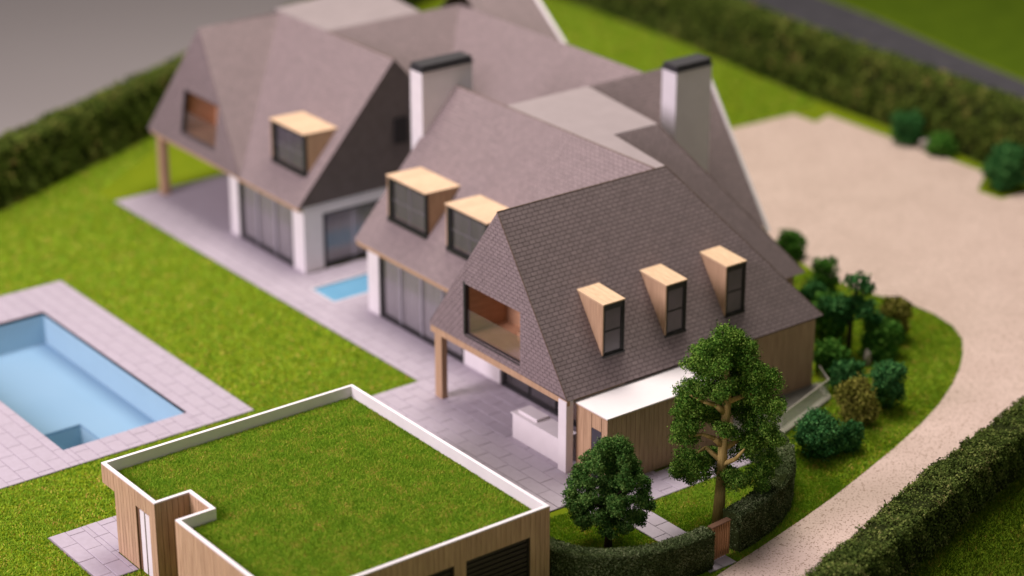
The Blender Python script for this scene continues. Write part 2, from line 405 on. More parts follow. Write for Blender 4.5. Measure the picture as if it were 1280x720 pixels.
# ------------------------------------------------------------------ cladding and shingles
def boards(mb, p0, p1, z0, z1, holes=(), w=0.17, gap=0.014, t=0.03):
    """vertical boards on the wall line p0->p1 (outside on the right-hand side); holes: (s0, s1, za, zb)"""
    p0, p1 = Vector((*p0, 0)), Vector((*p1, 0)); d = p1 - p0; Ln = d.length; d.normalize(); nrm = Vector((d.y, -d.x, 0))
    cuts = sorted({0.0, Ln} | {h[0] for h in holes} | {h[1] for h in holes})
    for a, b_ in zip(cuts, cuts[1:]):
        if b_ - a < 0.02: continue
        n = max(1, round((b_ - a) / w)); st = (b_ - a) / n
        mid = (a + b_) / 2
        spans = [(z0, z1)]
        for (s0, s1, za, zb) in holes:
            if s0 <= mid <= s1:
                ns = []
                for (u0, u1) in spans:
                    if za > u0: ns.append((u0, min(u1, za)))
                    if zb < u1: ns.append((max(u0, zb), u1))
                spans = [q for q in ns if q[1] - q[0] > 0.02]
        for i in range(n):
            sa, sb_ = a + i * st + gap / 2, a + (i + 1) * st - gap / 2
            for (u0, u1) in spans:
                q = [p0 + d * sa, p0 + d * sb_, p0 + d * sb_ + nrm * t, p0 + d * sa + nrm * t]
                mb.add([(v_.x, v_.y, u0) for v_ in q] + [(v_.x, v_.y, u1) for v_ in q],
                       [(0, 1, 2, 3), (7, 6, 5, 4), (4, 5, 1, 0), (5, 6, 2, 1), (6, 7, 3, 2), (7, 4, 0, 3)])

def span_at(poly, v):
    xs = []
    n = len(poly)
    for i in range(n):
        (u0, v0), (u1, v1) = poly[i], poly[(i + 1) % n]
        if (v0 - v) * (v1 - v) <= 0 and abs(v1 - v0) > 1e-9: xs.append(u0 + (u1 - u0) * (v - v0) / (v1 - v0))
    return (min(xs), max(xs)) if len(xs) >= 2 else None
def shingles(mb, pts, hole=None, h=0.152, l=0.265, gap=0.021, t=0.014):
    """rows of small shingles in running bond over a planar polygon; the first edge pts[0]->pts[1] is the eave (horizontal)"""
    P = [Vector(p) for p in pts]; u = (P[1] - P[0]).normalized()
    nr = Vector((0, 0, 0))
    for i in range(len(P)): nr += P[i].cross(P[(i + 1) % len(P)])
    nr.normalize(); v = nr.cross(u)
    O = P[0]; uv = [((p - O).dot(u), (p - O).dot(v)) for p in P]
    vmax = max(q[1] for q in uv); n = int(vmax / h) + 1; h = vmax / n
    for r in range(n):
        va, vb = r * h + 0.0005, (r + 1) * h - gap
        sa, sb_ = span_at(uv, va), span_at(uv, min(vb, vmax - 1e-4))
        if not sa or not sb_: continue
        pieces = [(sa[0], sa[1], sb_[0], sb_[1])]
        if hole and hole[2] < (va + vb) / 2 < hole[3]:
            pieces = [(sa[0], hole[0], sb_[0], hole[0]), (hole[1], sa[1], hole[1], sb_[1])]
        for (la, ra, lb, rb) in pieces:
            off = (l / 2 if r % 2 else 0)
            k = math.floor((min(la, lb) - off) / l) - 1
            while k * l + off < max(ra, rb):
                a0, a1 = k * l + off + gap / 2, (k + 1) * l + off - gap / 2
                xa0, xa1 = max(a0, la), min(a1, ra); xb0, xb1 = max(a0, lb), min(a1, rb)
                if xa1 - xa0 < 0.01 and xb1 - xb0 < 0.01: k += 1; continue
                xa1 = max(xa1, xa0 + .002); xb1 = max(xb1, xb0 + .002)
                tt = t * random.uniform(0.8, 1.25)
                q = [O + u * xa0 + v * va, O + u * xa1 + v * va, O + u * xb1 + v * vb, O + u * xb0 + v * vb]
                mb.add(q + [p + nr * tt for p in q], [(4, 5, 6, 7), (0, 1, 5, 4), (1, 2, 6, 5), (2, 3, 7, 6), (3, 0, 4, 7)])
                k += 1

# ------------------------------------------------------------------ the house
house = thing('model_house', (5, 8, 0), 'large model villa with steep slate roofs, timber walls and white chimneys', 'model house')
ZR = 8.3
def roof_part(slopes, flat=None, name='roof'):
    """slopes: list of (pts, shingled?, hole)"""
    core = MB(); sh = MB()
    for pts, shingled, hole in slopes:
        core.plate(pts, 0.035)
        if shingled: shingles(sh, pts, hole)
    o = mk(name, core, 'slate_base', house)
    if sh.v:
        s_ = mk('shingles', sh, 'slate', o); s_['kind'] = 'stuff'
    return o

# front wing
FE = 11.9
front = roof_part([
    ([(0.004, 0.0, 2.7), (FE, 0.0, 2.7), (7.5, 3.87, ZR), (0.004, 3.87, ZR)], True, None),
    ([(FE, 0.0, 2.7), (FE, 7.9, 2.7), (7.5, 3.87, ZR)], False, None),
    ([(FE, 7.95, 2.85), (0.1, 7.95, 2.85), (0.1, 3.87, ZR), (7.5, 3.87, ZR)], False, None)])
# gable face with a window opening
WY0, WY1, WZ0, WZ1 = 2.58, 5.82, 3.12, 5.12
def gable_wall(mb, x, t, ys, yn, za, zb_, ya, zr, win):
    y0_, y1_, z0_, z1_ = win
    def edge_y(z, south):
        if south: return ys + (ya - ys) * (z - za) / (zr - za)
        return yn + (ya - yn) * (z - zb_) / (zr - zb_)
    def slab(poly):
        n = len(poly)
        mb.add([(x, p[0], p[1]) for p in poly] + [(x + t, p[0], p[1]) for p in poly],
               [tuple(range(n))[::-1], tuple(range(n, 2 * n))] + [(i, (i + 1) % n, (i + 1) % n + n, i + n) for i in range(n)])
    zl = za; zn_ = zb_
    slab([(ys, zl), (yn, zn_), (edge_y(z0_, 0), z0_), (edge_y(z0_, 1), z0_)])
    slab([(edge_y(z0_, 1), z0_), (y0_, z0_), (y0_, z1_), (edge_y(z1_, 1), z1_)])
    slab([(y1_, z0_), (edge_y(z0_, 0), z0_), (edge_y(z1_, 0), z1_), (y1_, z1_)])
    slab([(edge_y(z1_, 1), z1_), (edge_y(z1_, 0), z1_), (ya, zr)])
g1 = MB(); gable_wall(g1, 0.0, 0.1, 0.0, 7.95, 2.7, 2.85, 3.87, ZR, (WY0, WY1, WZ0, WZ1))
gab = mk('gable_wall', g1, 'slate_base', house)
sh = MB()
# outside faces -X: walk from north to south so that the normal points to -X
shingles(sh, [(-0.001, 7.95, 2.78), (-0.001, 0.05, 2.78), (-0.001, 3.87, ZR)], hole=(7.95 - WY1, 7.95 - WY0, WZ0 - 2.78, WZ1 - 2.78), h=0.135, l=0.25)
s_ = mk('shingles', sh, 'slate', gab); s_['kind'] = 'stuff'
def open_room(x, win, depth, back_gap=0.9, sm=0.35, lean=0.0):
    y0_, y1_, z0_, z1_ = win
    def ln(mb):
        mb.v = [(a_ + (c_ - 2.95) * lean, b_, c_) for a_, b_, c_ in mb.v]; return mb
    r = MB(); r.box(x + .1, x + depth, y0_ - sm, y1_ + .02, z0_ - .1, z0_)            # floor
    r.box(x + .1, x + depth, y1_ + .02, y1_ + .1, z0_ - .1, z1_ + .1)               # north side
    r.box(x + .1, x + depth, y0_ - sm - .08, y0_ - sm, z0_ - .1, z1_ + .1)
    r.box(x + depth, x + depth + .08, y0_ + back_gap, y1_ + .1, z0_ - .1, z1_ + .1)    # back wall
    r.box(x + .1, x + depth + .08, y0_ - sm - .08, y1_ + .1, z1_, z1_ + .1)               # ceiling
    rm = mk('balcony_recess', ln(r), 'room', house)
    d_ = MB(); d_.box(x + depth + .02, x + depth + .06, y0_ - sm - .08, y0_ + back_gap - .02, z0_, z1_)
    mk('room_curtain', ln(d_), 'curtain', rm)
    b_ = MB(); b_.box(x + depth * .62, x + depth, y0_ + .5, y0_ + 1.7, z0_, z0_ + .32)
    mk('bench', ln(b_), 'room', rm)
    f = MB(); f.box(x - .02, x + .16, y1_ - .10, y1_ + .02, z0_ - .02, z1_ + .02)
    f.box(x - .02, x + .16, y0_ - .02, y1_ - .10, z0_ - .05, z0_ + .015)
    f.box(x + .03, x + .16, y0_ - .02, y1_ - .10, z1_ - .03, z1_ + .02)
    f.box(x + .03, x + .16, y0_ - .02, y0_ + .025, z0_, z1_)
    fr = mk('window_frame', ln(f), 'black', house)
    gl = MB(); gl.box(x + .08, x + .11, y0_ + .03, y1_ - .12, z0_ + .016, z0_ + 0.95)
    mk('glass_balustrade', ln(gl), 'balu', fr)
open_room(0.0, (WY0, WY1, WZ0, WZ1), 1.9)
# timber fascia and soffit below the gable
b = MB(); b.box(0.02, 0.14, 0.02, 7.9, 2.5, 2.74); mk('fascia', b, 'wood', house)
b = MB(); b.box(0.14, 2.6, 0.1, 7.85, 2.54, 2.69); mk('soffit', b, 'wood', house)
b = MB(); b.box(0.02, 0.28, 7.25, 7.66, 0.0, 2.5); mk('post', b, 'wood', house, bevel=0.01)
b = MB(); b.box(-0.012, 0.30, 0.03, 0.46, 0.0, 2.66); mk('pillar', b, 'white', house, bevel=0.01)

# middle wing
XE, XR = 2.2, 7.05
mid = roof_part([
    ([(XE, 16.1, 2.9), (XE, 8.0, 2.9), (XR, 3.95, ZR), (XR, 16.0, ZR)], True, None),
    ([(11.9, 8, 2.9), (11.9, 16.0, 2.9), (XR, 16.0, ZR), (XR, 8, ZR)], False, None)])
b = MB(); b.plate([(XE + .1, 16.0, 2.9), (XR, 16.0, ZR - .1), (11.8, 16.0, 2.9)][::-1], 0.12); mk('gable_wall', b, 'slate_base', house)
# flat roof in the middle
FL = [(7.05, 3.87), (7.5, 3.87), (8.2, 7.6), (10.3, 7.55), (11.1, 12.7), (7.05, 12.7)]
b = MB(); b.prism(FL, ZR - 0.12, ZR + 0.012); mk('flat_roof', b, 'flat_roof', house)
# second south slope
roof_part([
    ([(7.45, 3.5, 2.6), (14.4, 3.5, 2.6), (10.3, 7.55, ZR), (7.45, 7.55, ZR)], True, None),
    ([(14.4, 3.5, 2.6), (14.4, 12.0, 2.6), (10.3, 7.6, ZR)], False, None)])
# east wing behind the second chimney
e_w = roof_part([([(10.6, 8.5, 2.3), (17.0, 8.5, 2.3), (17.0, 12.7, ZR), (11.1, 12.7, ZR)], True, None),
           ([(17.0, 16.9, 2.3), (11.1, 16.9, 2.3), (11.1, 12.7, ZR), (17.0, 12.7, ZR)], False, None)])
def verge(x, ya, za, yb, zb_, w=0.16):
    v_ = MB(); d = Vector((0, yb - ya, zb_ - za)).normalized(); n_ = Vector((0, -d.z, d.y))
    q = [Vector((x, ya, za)) - n_ * .12, Vector((x, yb, zb_)) - n_ * .12, Vector((x, yb, zb_)) + n_ * .05, Vector((x, ya, za)) + n_ * .05]
    v_.add(q + [p + Vector((w, 0, 0)) for p in q], [(0, 1, 2, 3), (7, 6, 5, 4), (4, 5, 1, 0), (5, 6, 2, 1), (6, 7, 3, 2), (7, 4, 0, 3)])
    return v_
mk('verge_board', verge(17.0, 8.35, 2.1, 12.7, ZR), 'white', e_w)
# long rear bar, ridge north-south
roof_part([([(9.2, 25.3, 2.9), (9.2, 12.7, 2.9), (14.0, 12.7, ZR), (14.0, 25.3, ZR)], True, None),
           ([(18.0, 12.7, 2.9), (18.0, 25.3, 2.9), (14.0, 25.3, ZR), (14.0, 12.7, ZR)], False, None)])
e2 = roof_part([([(14.0, 18.0, 3.4), (17.3, 18.0, 3.4), (17.3, 25.3, 9.2), (14.0, 25.3, 9.2)], True, None),
                ([(17.3, 31, 3.4), (14, 31, 3.4), (14.0, 25.3, 9.2), (17.3, 25.3, 9.2)], False, None)])
mk('verge_board', verge(17.3, 18.0, 3.4, 25.3, 9.2, 0.18), 'white', e2)
# far wing
far = roof_part([
    ([(XE, 24.7, 2.9), (XE, 20.2, 2.9), (XR, 20.2, ZR), (XR, 29.0, ZR)], True, None),
    ([(8.6, 20.4, 2.9), (9.2, 20.4, 2.9), (14.0, 25.2, ZR), (7.05, 25.2, ZR)], True, None),
    ([(11.9, 20.2, 2.9), (11.9, 25.2, 2.9), (XR, 25.2, ZR), (XR, 20.2, ZR)], False, None)])
b = MB(); b.plate([(XE, 20.2, 2.9), (11.9, 20.2, 2.9), (XR, 20.2, ZR)], 0.12); gw = mk('gable_wall', b, 'gable_shade', house)
b = MB(); b.box(6.95, 7.6, 20.10, 20.17, 4.7, 5.8); mk('gable_window', b, 'black', house)
b = MB(); b.prism([(7.05, 25.2), (11.9, 25.2), (12.6, 30.2), (7.05, 29.4)], ZR - 0.12, ZR + 0.012); mk('flat_roof', b, 'flat_roof', house)
# far west stub with its gable
GA = 28.95
stub = roof_part([
    ([(XE, 24.72, 2.92), (XE + .05, 24.71, 2.92), (XR, 29.0, ZR), (XE + .82, GA, ZR)], False, None),
    ([(XR, 32.6, 3.0), (XE + .05, 32.6, 3.0), (XE + .82, GA, ZR), (XR, GA, ZR)], False, None)])
# triangular south slope: rows drawn from the ridge down
def tri_rows(mb, apex_r, apex_l, low, t=0.014, h=0.152):
    A, B, Cc = Vector(apex_l), Vector(apex_r), Vector(low)
    nr = (Cc - A).cross(B - A).normalized()
    if nr.z < 0: nr = -nr
    n = int((Cc - A).length / h)
    for r in range(n):
        ta, tb = r / n, (r + 0.9) / n
        l0, l1 = A.lerp(Cc, ta), A.lerp(Cc, tb); r0, r1 = B.lerp(Cc, ta), B.lerp(Cc, tb)
        m_ = max(1, int((r0 - l0).length / 0.265))
        for k in range(m_):
            a0, a1 = k / m_ + 0.03 / m_, (k + 1) / m_ - 0.03 / m_
            q = [l1.lerp(r1, a0), l1.lerp(r1, a1), l0.lerp(r0, a1), l0.lerp(r0, a0)]
            mb.add(q + [p + nr * t for p in q], [(4, 5, 6, 7), (0, 1, 5, 4), (1, 2, 6, 5), (2, 3, 7, 6), (3, 0, 4, 7)])
sh = MB(); tri_rows(sh, (XR, 29.0, ZR), (XE + .8, GA, ZR), (XE, 24.72, 2.92)); s_ = mk('shingles', sh, 'slate', stub); s_['kind'] = 'stuff'
W2 = (26.85, 29.7, 3.55, 5.42)
LEAN = 0.15
def lean_mb(mb):
    mb.v = [(a_ + (c_ - 2.95) * LEAN, b_, c_) for a_, b_, c_ in mb.v]; return mb
g2 = MB(); gable_wall(g2, XE, 0.1, 24.75, 32.6, 2.9, 3.0, GA, ZR, W2); gb2 = mk('gable_wall', lean_mb(g2), 'slate_base', house)
sh = MB(); shingles(sh, [(XE - .001, 32.6, 2.95), (XE - .001, 24.8, 2.95), (XE - .001, GA, ZR)], hole=(32.6 - W2[1], 32.6 - W2[0], W2[2] - 2.95, W2[3] - 2.95), h=.135, l=.25)
s_ = mk('shingles', lean_mb(sh), 'slate', gb2); s_['kind'] = 'stuff'
open_room(XE, W2, 1.7, 0.5, 0.0, LEAN)
b = MB(); b.box(XE + .12, 8.5, 26.2, 32.5, 2.8, 2.9); mk('soffit', b, 'wood', house)
b = MB(); b.box(XE + .02, XE + .12, 25.0, 32.4, 2.8, 2.95); mk('fascia', b, 'wood', house)
b = MB(); b.box(XE + .15, XE + .5, 31.75, 32.15, 0, 2.82); mk('post', b, 'wood', house, bevel=0.01)

# chimneys
for (a, b_, c, d, zt) in ((5.4, 7.85, 15.9, 16.7, 9.12), (13.2, 15.05, 9.85, 10.7, 9.15)):
    ch = MB(); ch.box(a, b_, c, d, 2.0, zt); cho = mk('chimney', ch, 'white', house, bevel=0.02)
    cp = MB(); cp.box(a - .05, b_ + .05, c - .05, d + .05, zt, zt + .06)
    cp.box(a + .02, b_ - .02, c + .02, d - .02, zt + .06, zt + .26)
    mk('cap', cp, 'cap', cho, bevel=0.015)
# thin strips along the ridges, hips and rakes
for p0, p1 in (((0, 0.0, 2.71), (0, 3.87, ZR + .015)), ((0, 3.87, ZR + .015), (7.5, 3.87, ZR + .015)), ((7.5, 3.87, ZR + .015), (FE, 0.0, 2.71)), ((10.3, 7.55, ZR + .01), (14.4, 3.5, 2.61)),
               ((XR, 15.95, ZR + .01), (XR, 3.95, ZR + .01)), ((XR, 20.2, ZR + .01), (XR, 25.2, ZR + .01))):
    mk('ridge_strip', MB().tube(p0, p1, .02, .02, 6), 'edge', house)

# ground floor walls
def wall(name, mb, m='white'): return mk(name, mb, m, house)
HZ = 2.62
b = MB(); b.box(2.62, 11.55, 0.08, 3.6, 0, HZ); b.box(2.9, 11.5, 3.6, 15.5, 0, HZ); wall('core_wall', b, 'wood_cut')
b = MB(); boards(b, (0.62 + 5.2, 0.08), (11.58, 0.08), 0, HZ); boards(b, (11.55, 0.05), (11.55, 3.6), 0, HZ)
o = wall('wall_cladding', b, 'wood'); o['kind'] = 'stuff'
b = MB(); b.box(11.4, 14.0, 3.75, 11.5, 0, 2.6); b.box(10, 16.6, 9.0, 16.4, 0, 2.3); b.box(10, 17.2, 16.4, 30, 0, 3.2); wall('rear_wall', b, 'wood_cut')
b = MB(); boards(b, (11.6, 3.75), (14.02, 3.75), 0, 2.58); boards(b, (14.0, 3.75), (14.0, 11.5), 0, 2.58); o = wall('wall_cladding', b, 'wood'); o['kind'] = 'stuff'
b = MB()
for q in ((2.47, 2.9, 14.85, 15.5, 0, 2.9), (2.47, 2.9, 7.0, 9.25, 0, 2.7), (2.47, 11, 15.5, 15.62, 0, 2.9), (2.40, 2.62, 0.08, 0.6, 0, 2.6),
          (2.47, 2.9, 25.4, 26.1, 0, 2.9), (2.47, 3.4, 20.25, 21.1, 0, 2.88), (3.4, 9.0, 20.25, 20.5, 2.42, 2.9), (7.9, 9, 20.25, 20.6, 0, 2.42), (2.9, 9.5, 25.8, 26.1, 0, 2.9)):
    wall('white_wall', MB().box(*q))
b = MB(); b.box(XE + .03, XE + .14, 8.1, 16.0, 2.72, 2.88); b.box(XE + .14, 2.6, 8.1, 15.9, 2.8, 2.9); wall('eave_board', b, 'wood')
b = MB(); b.box(XE + .03, XE + .14, 20.25, 25.0, 2.74, 2.88); b.box(XE + .14, 2.6, 20.3, 25.8, 2.8, 2.9); wall('eave_board', b, 'wood')

def big_window(p0, p1, z0_, z1_, panels, curtain=True, m_in='curtain'):
    """glazed front from p0 to p1, outside on the right-hand side"""
    a, c = Vector((*p0, 0)), Vector((*p1, 0)); d = (c - a); Ln = d.length; d.normalize(); nr = Vector((d.y, -d.x, 0))
    def bar(mb, s0, s1, n0, n1, za, zb_):
        q = [a + d * s0 + nr * n0, a + d * s1 + nr * n0, a + d * s1 + nr * n1, a + d * s0 + nr * n1]
        mb.add([(v_.x, v_.y, za) for v_ in q] + [(v_.x, v_.y, zb_) for v_ in q], [(0, 1, 2, 3), (7, 6, 5, 4), (4, 5, 1, 0), (5, 6, 2, 1), (6, 7, 3, 2), (7, 4, 0, 3)])
    f = MB(); t = 0.09
    bar(f, 0, Ln, -.12, .03, z0_, z0_ + .14); bar(f, 0, Ln, -.12, .02, z1_ - t, z1_)
    bar(f, 0, 0.14, -.3, .02, z0_ + t, z1_ - t); bar(f, Ln - t, Ln, -.12, .02, z0_ + t, z1_ - t)
    fr = mk('glazing', f, 'black', house)
    for i in range(1, panels):
        mu = MB(); bar(mu, Ln * i / panels - .022, Ln * i / panels + .022, -.1, .0, z0_ + t, z1_ - t); mk('mullion', mu, 'curtain' if curtain else 'black', fr)
    for i in range(panels):
        pn = MB(); bar(pn, Ln * i / panels + .03, Ln * (i + 1) / panels - .03, -.06, -.04, z0_ + t, z1_ - t); mk('pane', pn, 'glass', fr)
    if curtain:
        cu = MB(); n = int(Ln / 0.12)
        for i in range(n):
            s0, s1 = Ln * i / n, Ln * (i + 1) / n; n0 = -.22 + .05 * (i % 2)+ .02 * math.sin(i * 1.7); n1 = -.22 + .05 * ((i + 1) % 2) + .02 * math.sin((i + 1) * 1.7)
            q = [a + d * s0 + nr * n0, a + d * s1 + nr * n1]
            cu.add([(q[0].x, q[0].y, z0_), (q[1].x, q[1].y, z0_), (q[1].x, q[1].y, z1_), (q[0].x, q[0].y, z1_)], [(0, 1, 2, 3)])
        mk('curtain', cu, m_in, fr)
    else:
        cu = MB(); bar(cu, 0, Ln, -.35, -.3, z0_, z1_); mk('dark_room', cu, 'dark_in', fr)
big_window((2.5, 14.82), (2.5, 9.27), 0.0, 2.72, 4)
big_window((2.5, 25.38), (2.5, 21.12), 0.0, 2.75, 3)
big_window((3.42, 20.28), (7.9, 20.28), 0.05, 2.42, 3)
big_window((2.5, 6.9), (2.5, 0.62), 0.0, 2.5, 4, curtain=False)

# dormers in the south slope
def part_group(name, loc):
    o = bpy.data.objects.new(name, None); COL.objects.link(o); o.parent = house; o.location = Vector(loc) - base(house)
    WORLD[o.name] = Vector(loc); o.empty_display_size = .2; return o
def dormer_south(xc):
    w = 0.47; yb = 0.60; zb_ = 2.7 + yb * 1.447; zt = 5.46; yt = (5.56 - 2.7) / 1.447
    a, c = xc - w, xc + w
    d_ = MB()
    def side(x, x2):
        d_.add([(x, yb, zb_), (x, yt, 5.56), (x, yb, zt), (x2, yb, zb_), (x2, yt, 5.56), (x2, yb, zt)], [(0, 2, 1), (3, 4, 5), (0, 1, 4, 3), (1, 2, 5, 4), (2, 0, 3, 5)])
    do = part_group('dormer', (xc, yb, zb_))
    side(a, a + .05); mk('cheek', d_, 'wood', do); d_ = MB(); side(c - .05, c); mk('cheek', d_, 'wood', do)
    cap = MB(); n = 4
    for i in range(n):
        u0, u1 = a - .015 + (2 * w + .03) * i / n + (.006 if i else 0), a - .015 + (2 * w + .03) * (i + 1) / n
        cap.add([(u0, yb - .03, zt), (u1, yb - .03, zt), (u1, yt, 5.565), (u0, yt, 5.565), (u0, yb - .03, zt + .045), (u1, yb - .03, zt + .045), (u1, yt + .03, 5.61), (u0, yt + .03, 5.61)],
                [(3, 2, 1, 0), (4, 5, 6, 7), (0, 1, 5, 4), (1, 2, 6, 5), (2, 3, 7, 6), (3, 0, 4, 7)])
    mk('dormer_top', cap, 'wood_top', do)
    f = MB(); f.box(a + .05, a + .12, yb + .005, yb + .08, zb_ - .02, zt); f.box(c - .12, c - .05, yb + .005, yb + .08, zb_ - .02, zt); f.box(c - .05, c + .012, yb - .015, yb + .3, zb_ - .02, zt)
    f.box(a + .12, c - .12, yb + .005, yb + .08, zt - .22, zt); f.box(a + .12, c - .12, yb + .005, yb + .08, zb_ - .02, zb_ + .09)
    f.box(a - .01, c + .03, yb - .05, yb + .004, zb_ - .04, zb_ + .03)
    zm = (zb_ + .09 + zt - .22) / 2
    f.box(a + .12, c - .12, yb + .01, yb + .06, zm - .018, zm + .018)
    mk('window_frame', f, 'black', do)
    for z0_, z1_ in ((zb_ + .09, zm - .018), (zm + .018, zt - .22)):
        p = MB(); p.box(a + .12, c - .12, yb + .035, yb + .045, z0_, z1_); mk('pane', p, 'pane', do)
M['curtain_dark'] = mat('dim_curtain', (0.19, 0.165, 0.225), (0.13, 0.115, 0.155), 1.5, (3, 3, .2), rough=0.8)
M['glaze_bar'] = mat('pale_glazing_bar', (0.3, 0.28, 0.3), rough=0.6)
M['pane'] = mat('dormer_pane', (0.115, 0.095, 0.115), (0.10, 0.085, 0.10), 2, rough=0.25, spec=0.6)
for xc in (2.46, 5.26, 8.04): dormer_south(xc)
# dormers in the west slopes
def dormer_west(yc):
    w = 1.3; xf = 3.06; k = (ZR - 2.9) / (XR - XE); zb_ = 2.9 + (xf - XE) * k; zt = 5.68; xt = XE + (5.62 - 2.9) / k
    a, c = yc - w, yc + w
    d_ = MB()
    def side(y, y2):
        d_.add([(xf, y, zb_), (xt, y, 5.62), (xf, y, zt), (xf, y2, zb_), (xt, y2, 5.62), (xf, y2, zt)], [(0, 2, 1)[::-1], (3, 4, 5)[::-1], (3, 4, 1, 0), (4, 5, 2, 1), (5, 3, 0, 2)])
    do = part_group('dormer', (xf, yc, zb_))
    side(a, a + .06); mk('cheek', d_, 'wood', do); d_ = MB(); side(c - .06, c); mk('cheek', d_, 'wood', do)
    cap = MB(); n = 6
    for i in range(n):
        u0, u1 = a - .02 + (2 * w + .04) * i / n + (.006 if i else 0), a - .02 + (2 * w + .04) * (i + 1) / n
        cap.add([(xf - .04, u0, zt), (xt, u0, 5.63), (xt, u1, 5.63), (xf - .04, u1, zt), (xf - .04, u0, zt + .05), (xt + .04, u0, 5.68), (xt + .04, u1, 5.68), (xf - .04, u1, zt + .05)],
                [(3, 2, 1, 0), (4, 5, 6, 7), (0, 1, 5, 4), (1, 2, 6, 5), (2, 3, 7, 6), (3, 0, 4, 7)])
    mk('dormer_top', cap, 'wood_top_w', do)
    f = MB(); f.box(xf + .0, xf + .3, c - .28, c - .06, zb_ - .03, zt); f.box(xf - .01, xf + .1, a - .01, a + .11, zb_ - .03, zt)
    f.box(xf, xf + .1, a + .12, c - .28, zt - .1, zt); f.box(xf - .03, xf + .1, a + .0, c - .0, zb_ - .05, zb_ + .17)
    mk('window_frame', f, 'black', do)
    p = MB(); p.box(xf + .07, xf + .09, a + .12, c - .28, zb_ + .08, zt - .1); mk('pane', p, 'glass', do)
    cu = MB(); n = 22
    for i in range(n):
        y0_, y1_ = a + .12 + (2 * w - .4) * i / n, a + .12 + (2 * w - .4) * (i + 1) / n
        cu.add([(xf + .16 + .05 * (i % 2), y0_, zb_), (xf + .16 + .05 * ((i + 1) % 2), y1_, zb_), (xf + .16 + .05 * ((i + 1) % 2), y1_, zt), (xf + .16 + .05 * (i % 2), y0_, zt)], [(0, 1, 2, 3)[::-1]])
    mk('curtain', cu, 'curtain_dark', do)
    for q in ((xf + .05, xf + .065, yc - .10, yc - .085, zb_, zt - .1), (xf + .05, xf + .065, a + .12, c - .28, (zb_ + zt) / 2, (zb_ + zt) / 2 + .015)): mk('glazing_bar', MB().box(*q), 'glaze_bar', do)
for yc in (13.7, 9.83, 22.2): dormer_west(yc)

# annex with the white flat roof
AX0, AX1, AY, AZ = 0.42, 6.1, -1.62, 2.5
b = MB(); b.box(AX0 + .03, AX1 - .03, AY + .03, 0.05, 0, AZ - .02)
annex = wall('annex_wall', b, 'wood_cut')
b = MB()
boards(b, (AX0 + .0, AY + .03), (AX1, AY + .03), 0, AZ, w=0.2)
boards(b, (AX0 + .03, 0.02), (AX0 + .03, -0.78), 0, AZ, w=0.4)
boards(b, (AX0 + .03, -0.80), (AX0 + .03, -1.3), 1.95, AZ, w=0.5)
boards(b, (AX0 + .03, -1.32), (AX0 + .03, AY - .0), 0, AZ, w=0.3)
o = mk('cladding', b, 'wood', annex); o['kind'] = 'stuff'
b = MB(); b.box(AX0 + .0, AX0 + .035, -1.3, -.8, 0.0, 1.93); mk('door', b, 'dark_in', annex)
b = MB(); b.box(AX0 - .06, AX1, AY - .06, 0.22, AZ, AZ + .05); mk('fascia', b, 'wood', annex)
b = MB(); b.box(AX0 - .06, AX1, AY - .06, 0.24, AZ + .05, AZ + .09); mk('white_flat_roof', b, 'white_roof', annex)

# outdoor kitchen under the gable
ct = thing('kitchen_counter', (0.5, 1.9, 0), 'long white outdoor kitchen counter under the front gable', 'counter')
b = MB(); b.box(0.22, 0.95, 0.66, 3.3, 0, 0.92); mk('cabinet', b, 'white', ct, bevel=0.01)
b = MB(); b.box(0.18, 0.99, 0.64, 3.35, 0.92, 0.98); mk('worktop', b, 'white', ct, bevel=0.008)
b = MB(); b.box(0.36, 0.9, 2.1, 3.15, 0.98, 1.09); mk('sink_block', b, 'white', ct, bevel=0.01)

# ------------------------------------------------------------------ garage with the grass roof
gar = thing('flat_roof_garage', (-10, 0, 0), 'timber clad garage with a grass roof and white parapet, in front', 'garage')
GX0, GX1, GY0, GY1, GZ = -14.62, -5.12, -5.58, 5.25, 2.85
N0, N1, NX = 0.56, 1.83, -13.4
outer = [(GX0, GY0), (GX1, GY0), (GX1, GY1), (GX0, GY1), (GX0, N1), (NX, N1), (NX, N0), (GX0, N0)]
def inset(poly, t):
    n = len(poly); out = []
    for i in range(n):
        p, q, r = Vector(poly[i - 1]), Vector(poly[i]), Vector(poly[(i + 1) % n])
        d0, d1 = (q - p).normalized(), (r - q).normalized()
        out.append(tuple(q + Vector((-d0.y, d0.x)) * t + Vector((-d1.y, d1.x)) * t))
    return out
body = [(GX0, GY0), (GX1, GY0), (GX1, 4.45), (GX0, 4.45), (GX0, N1), (NX, N1), (NX, N0), (GX0, N0)]
bi = inset(body, 0.03)
# walls: leave the garage doors and the side door open
b = MB()
n = len(bi)
b.prism(inset(body, 0.35), 0, 2.3)
def wall_seg(mb, p, q, holes, z0_, z1_, th=0.3):
    """wall of thickness th to the left of p->q"""
    p, q = Vector((*p, 0)), Vector((*q, 0)); d = q - p; Ln = d.length; d.normalize(); nl = Vector((-d.y, d.x, 0))
    cuts = sorted({0.0, Ln} | {h[0] for h in holes} | {h[1] for h in holes})
    for s0, s1 in zip(cuts, cuts[1:]):
        za = z0_
        for h_ in holes:
            if h_[0] <= (s0 + s1) / 2 <= h_[1]: za = h_[3]
        if za >= z1_: continue
        c4 = [p + d * s0, p + d * s1, p + d * s1 + nl * th, p + d * s0 + nl * th]
        mb.add([(v_.x, v_.y, za) for v_ in c4] + [(v_.x, v_.y, z1_) for v_ in c4], [(3, 2, 1, 0), (4, 5, 6, 7), (0, 1, 5, 4), (1, 2, 6, 5), (2, 3, 7, 6), (3, 0, 4, 7)])
y_in = GY0 + .03
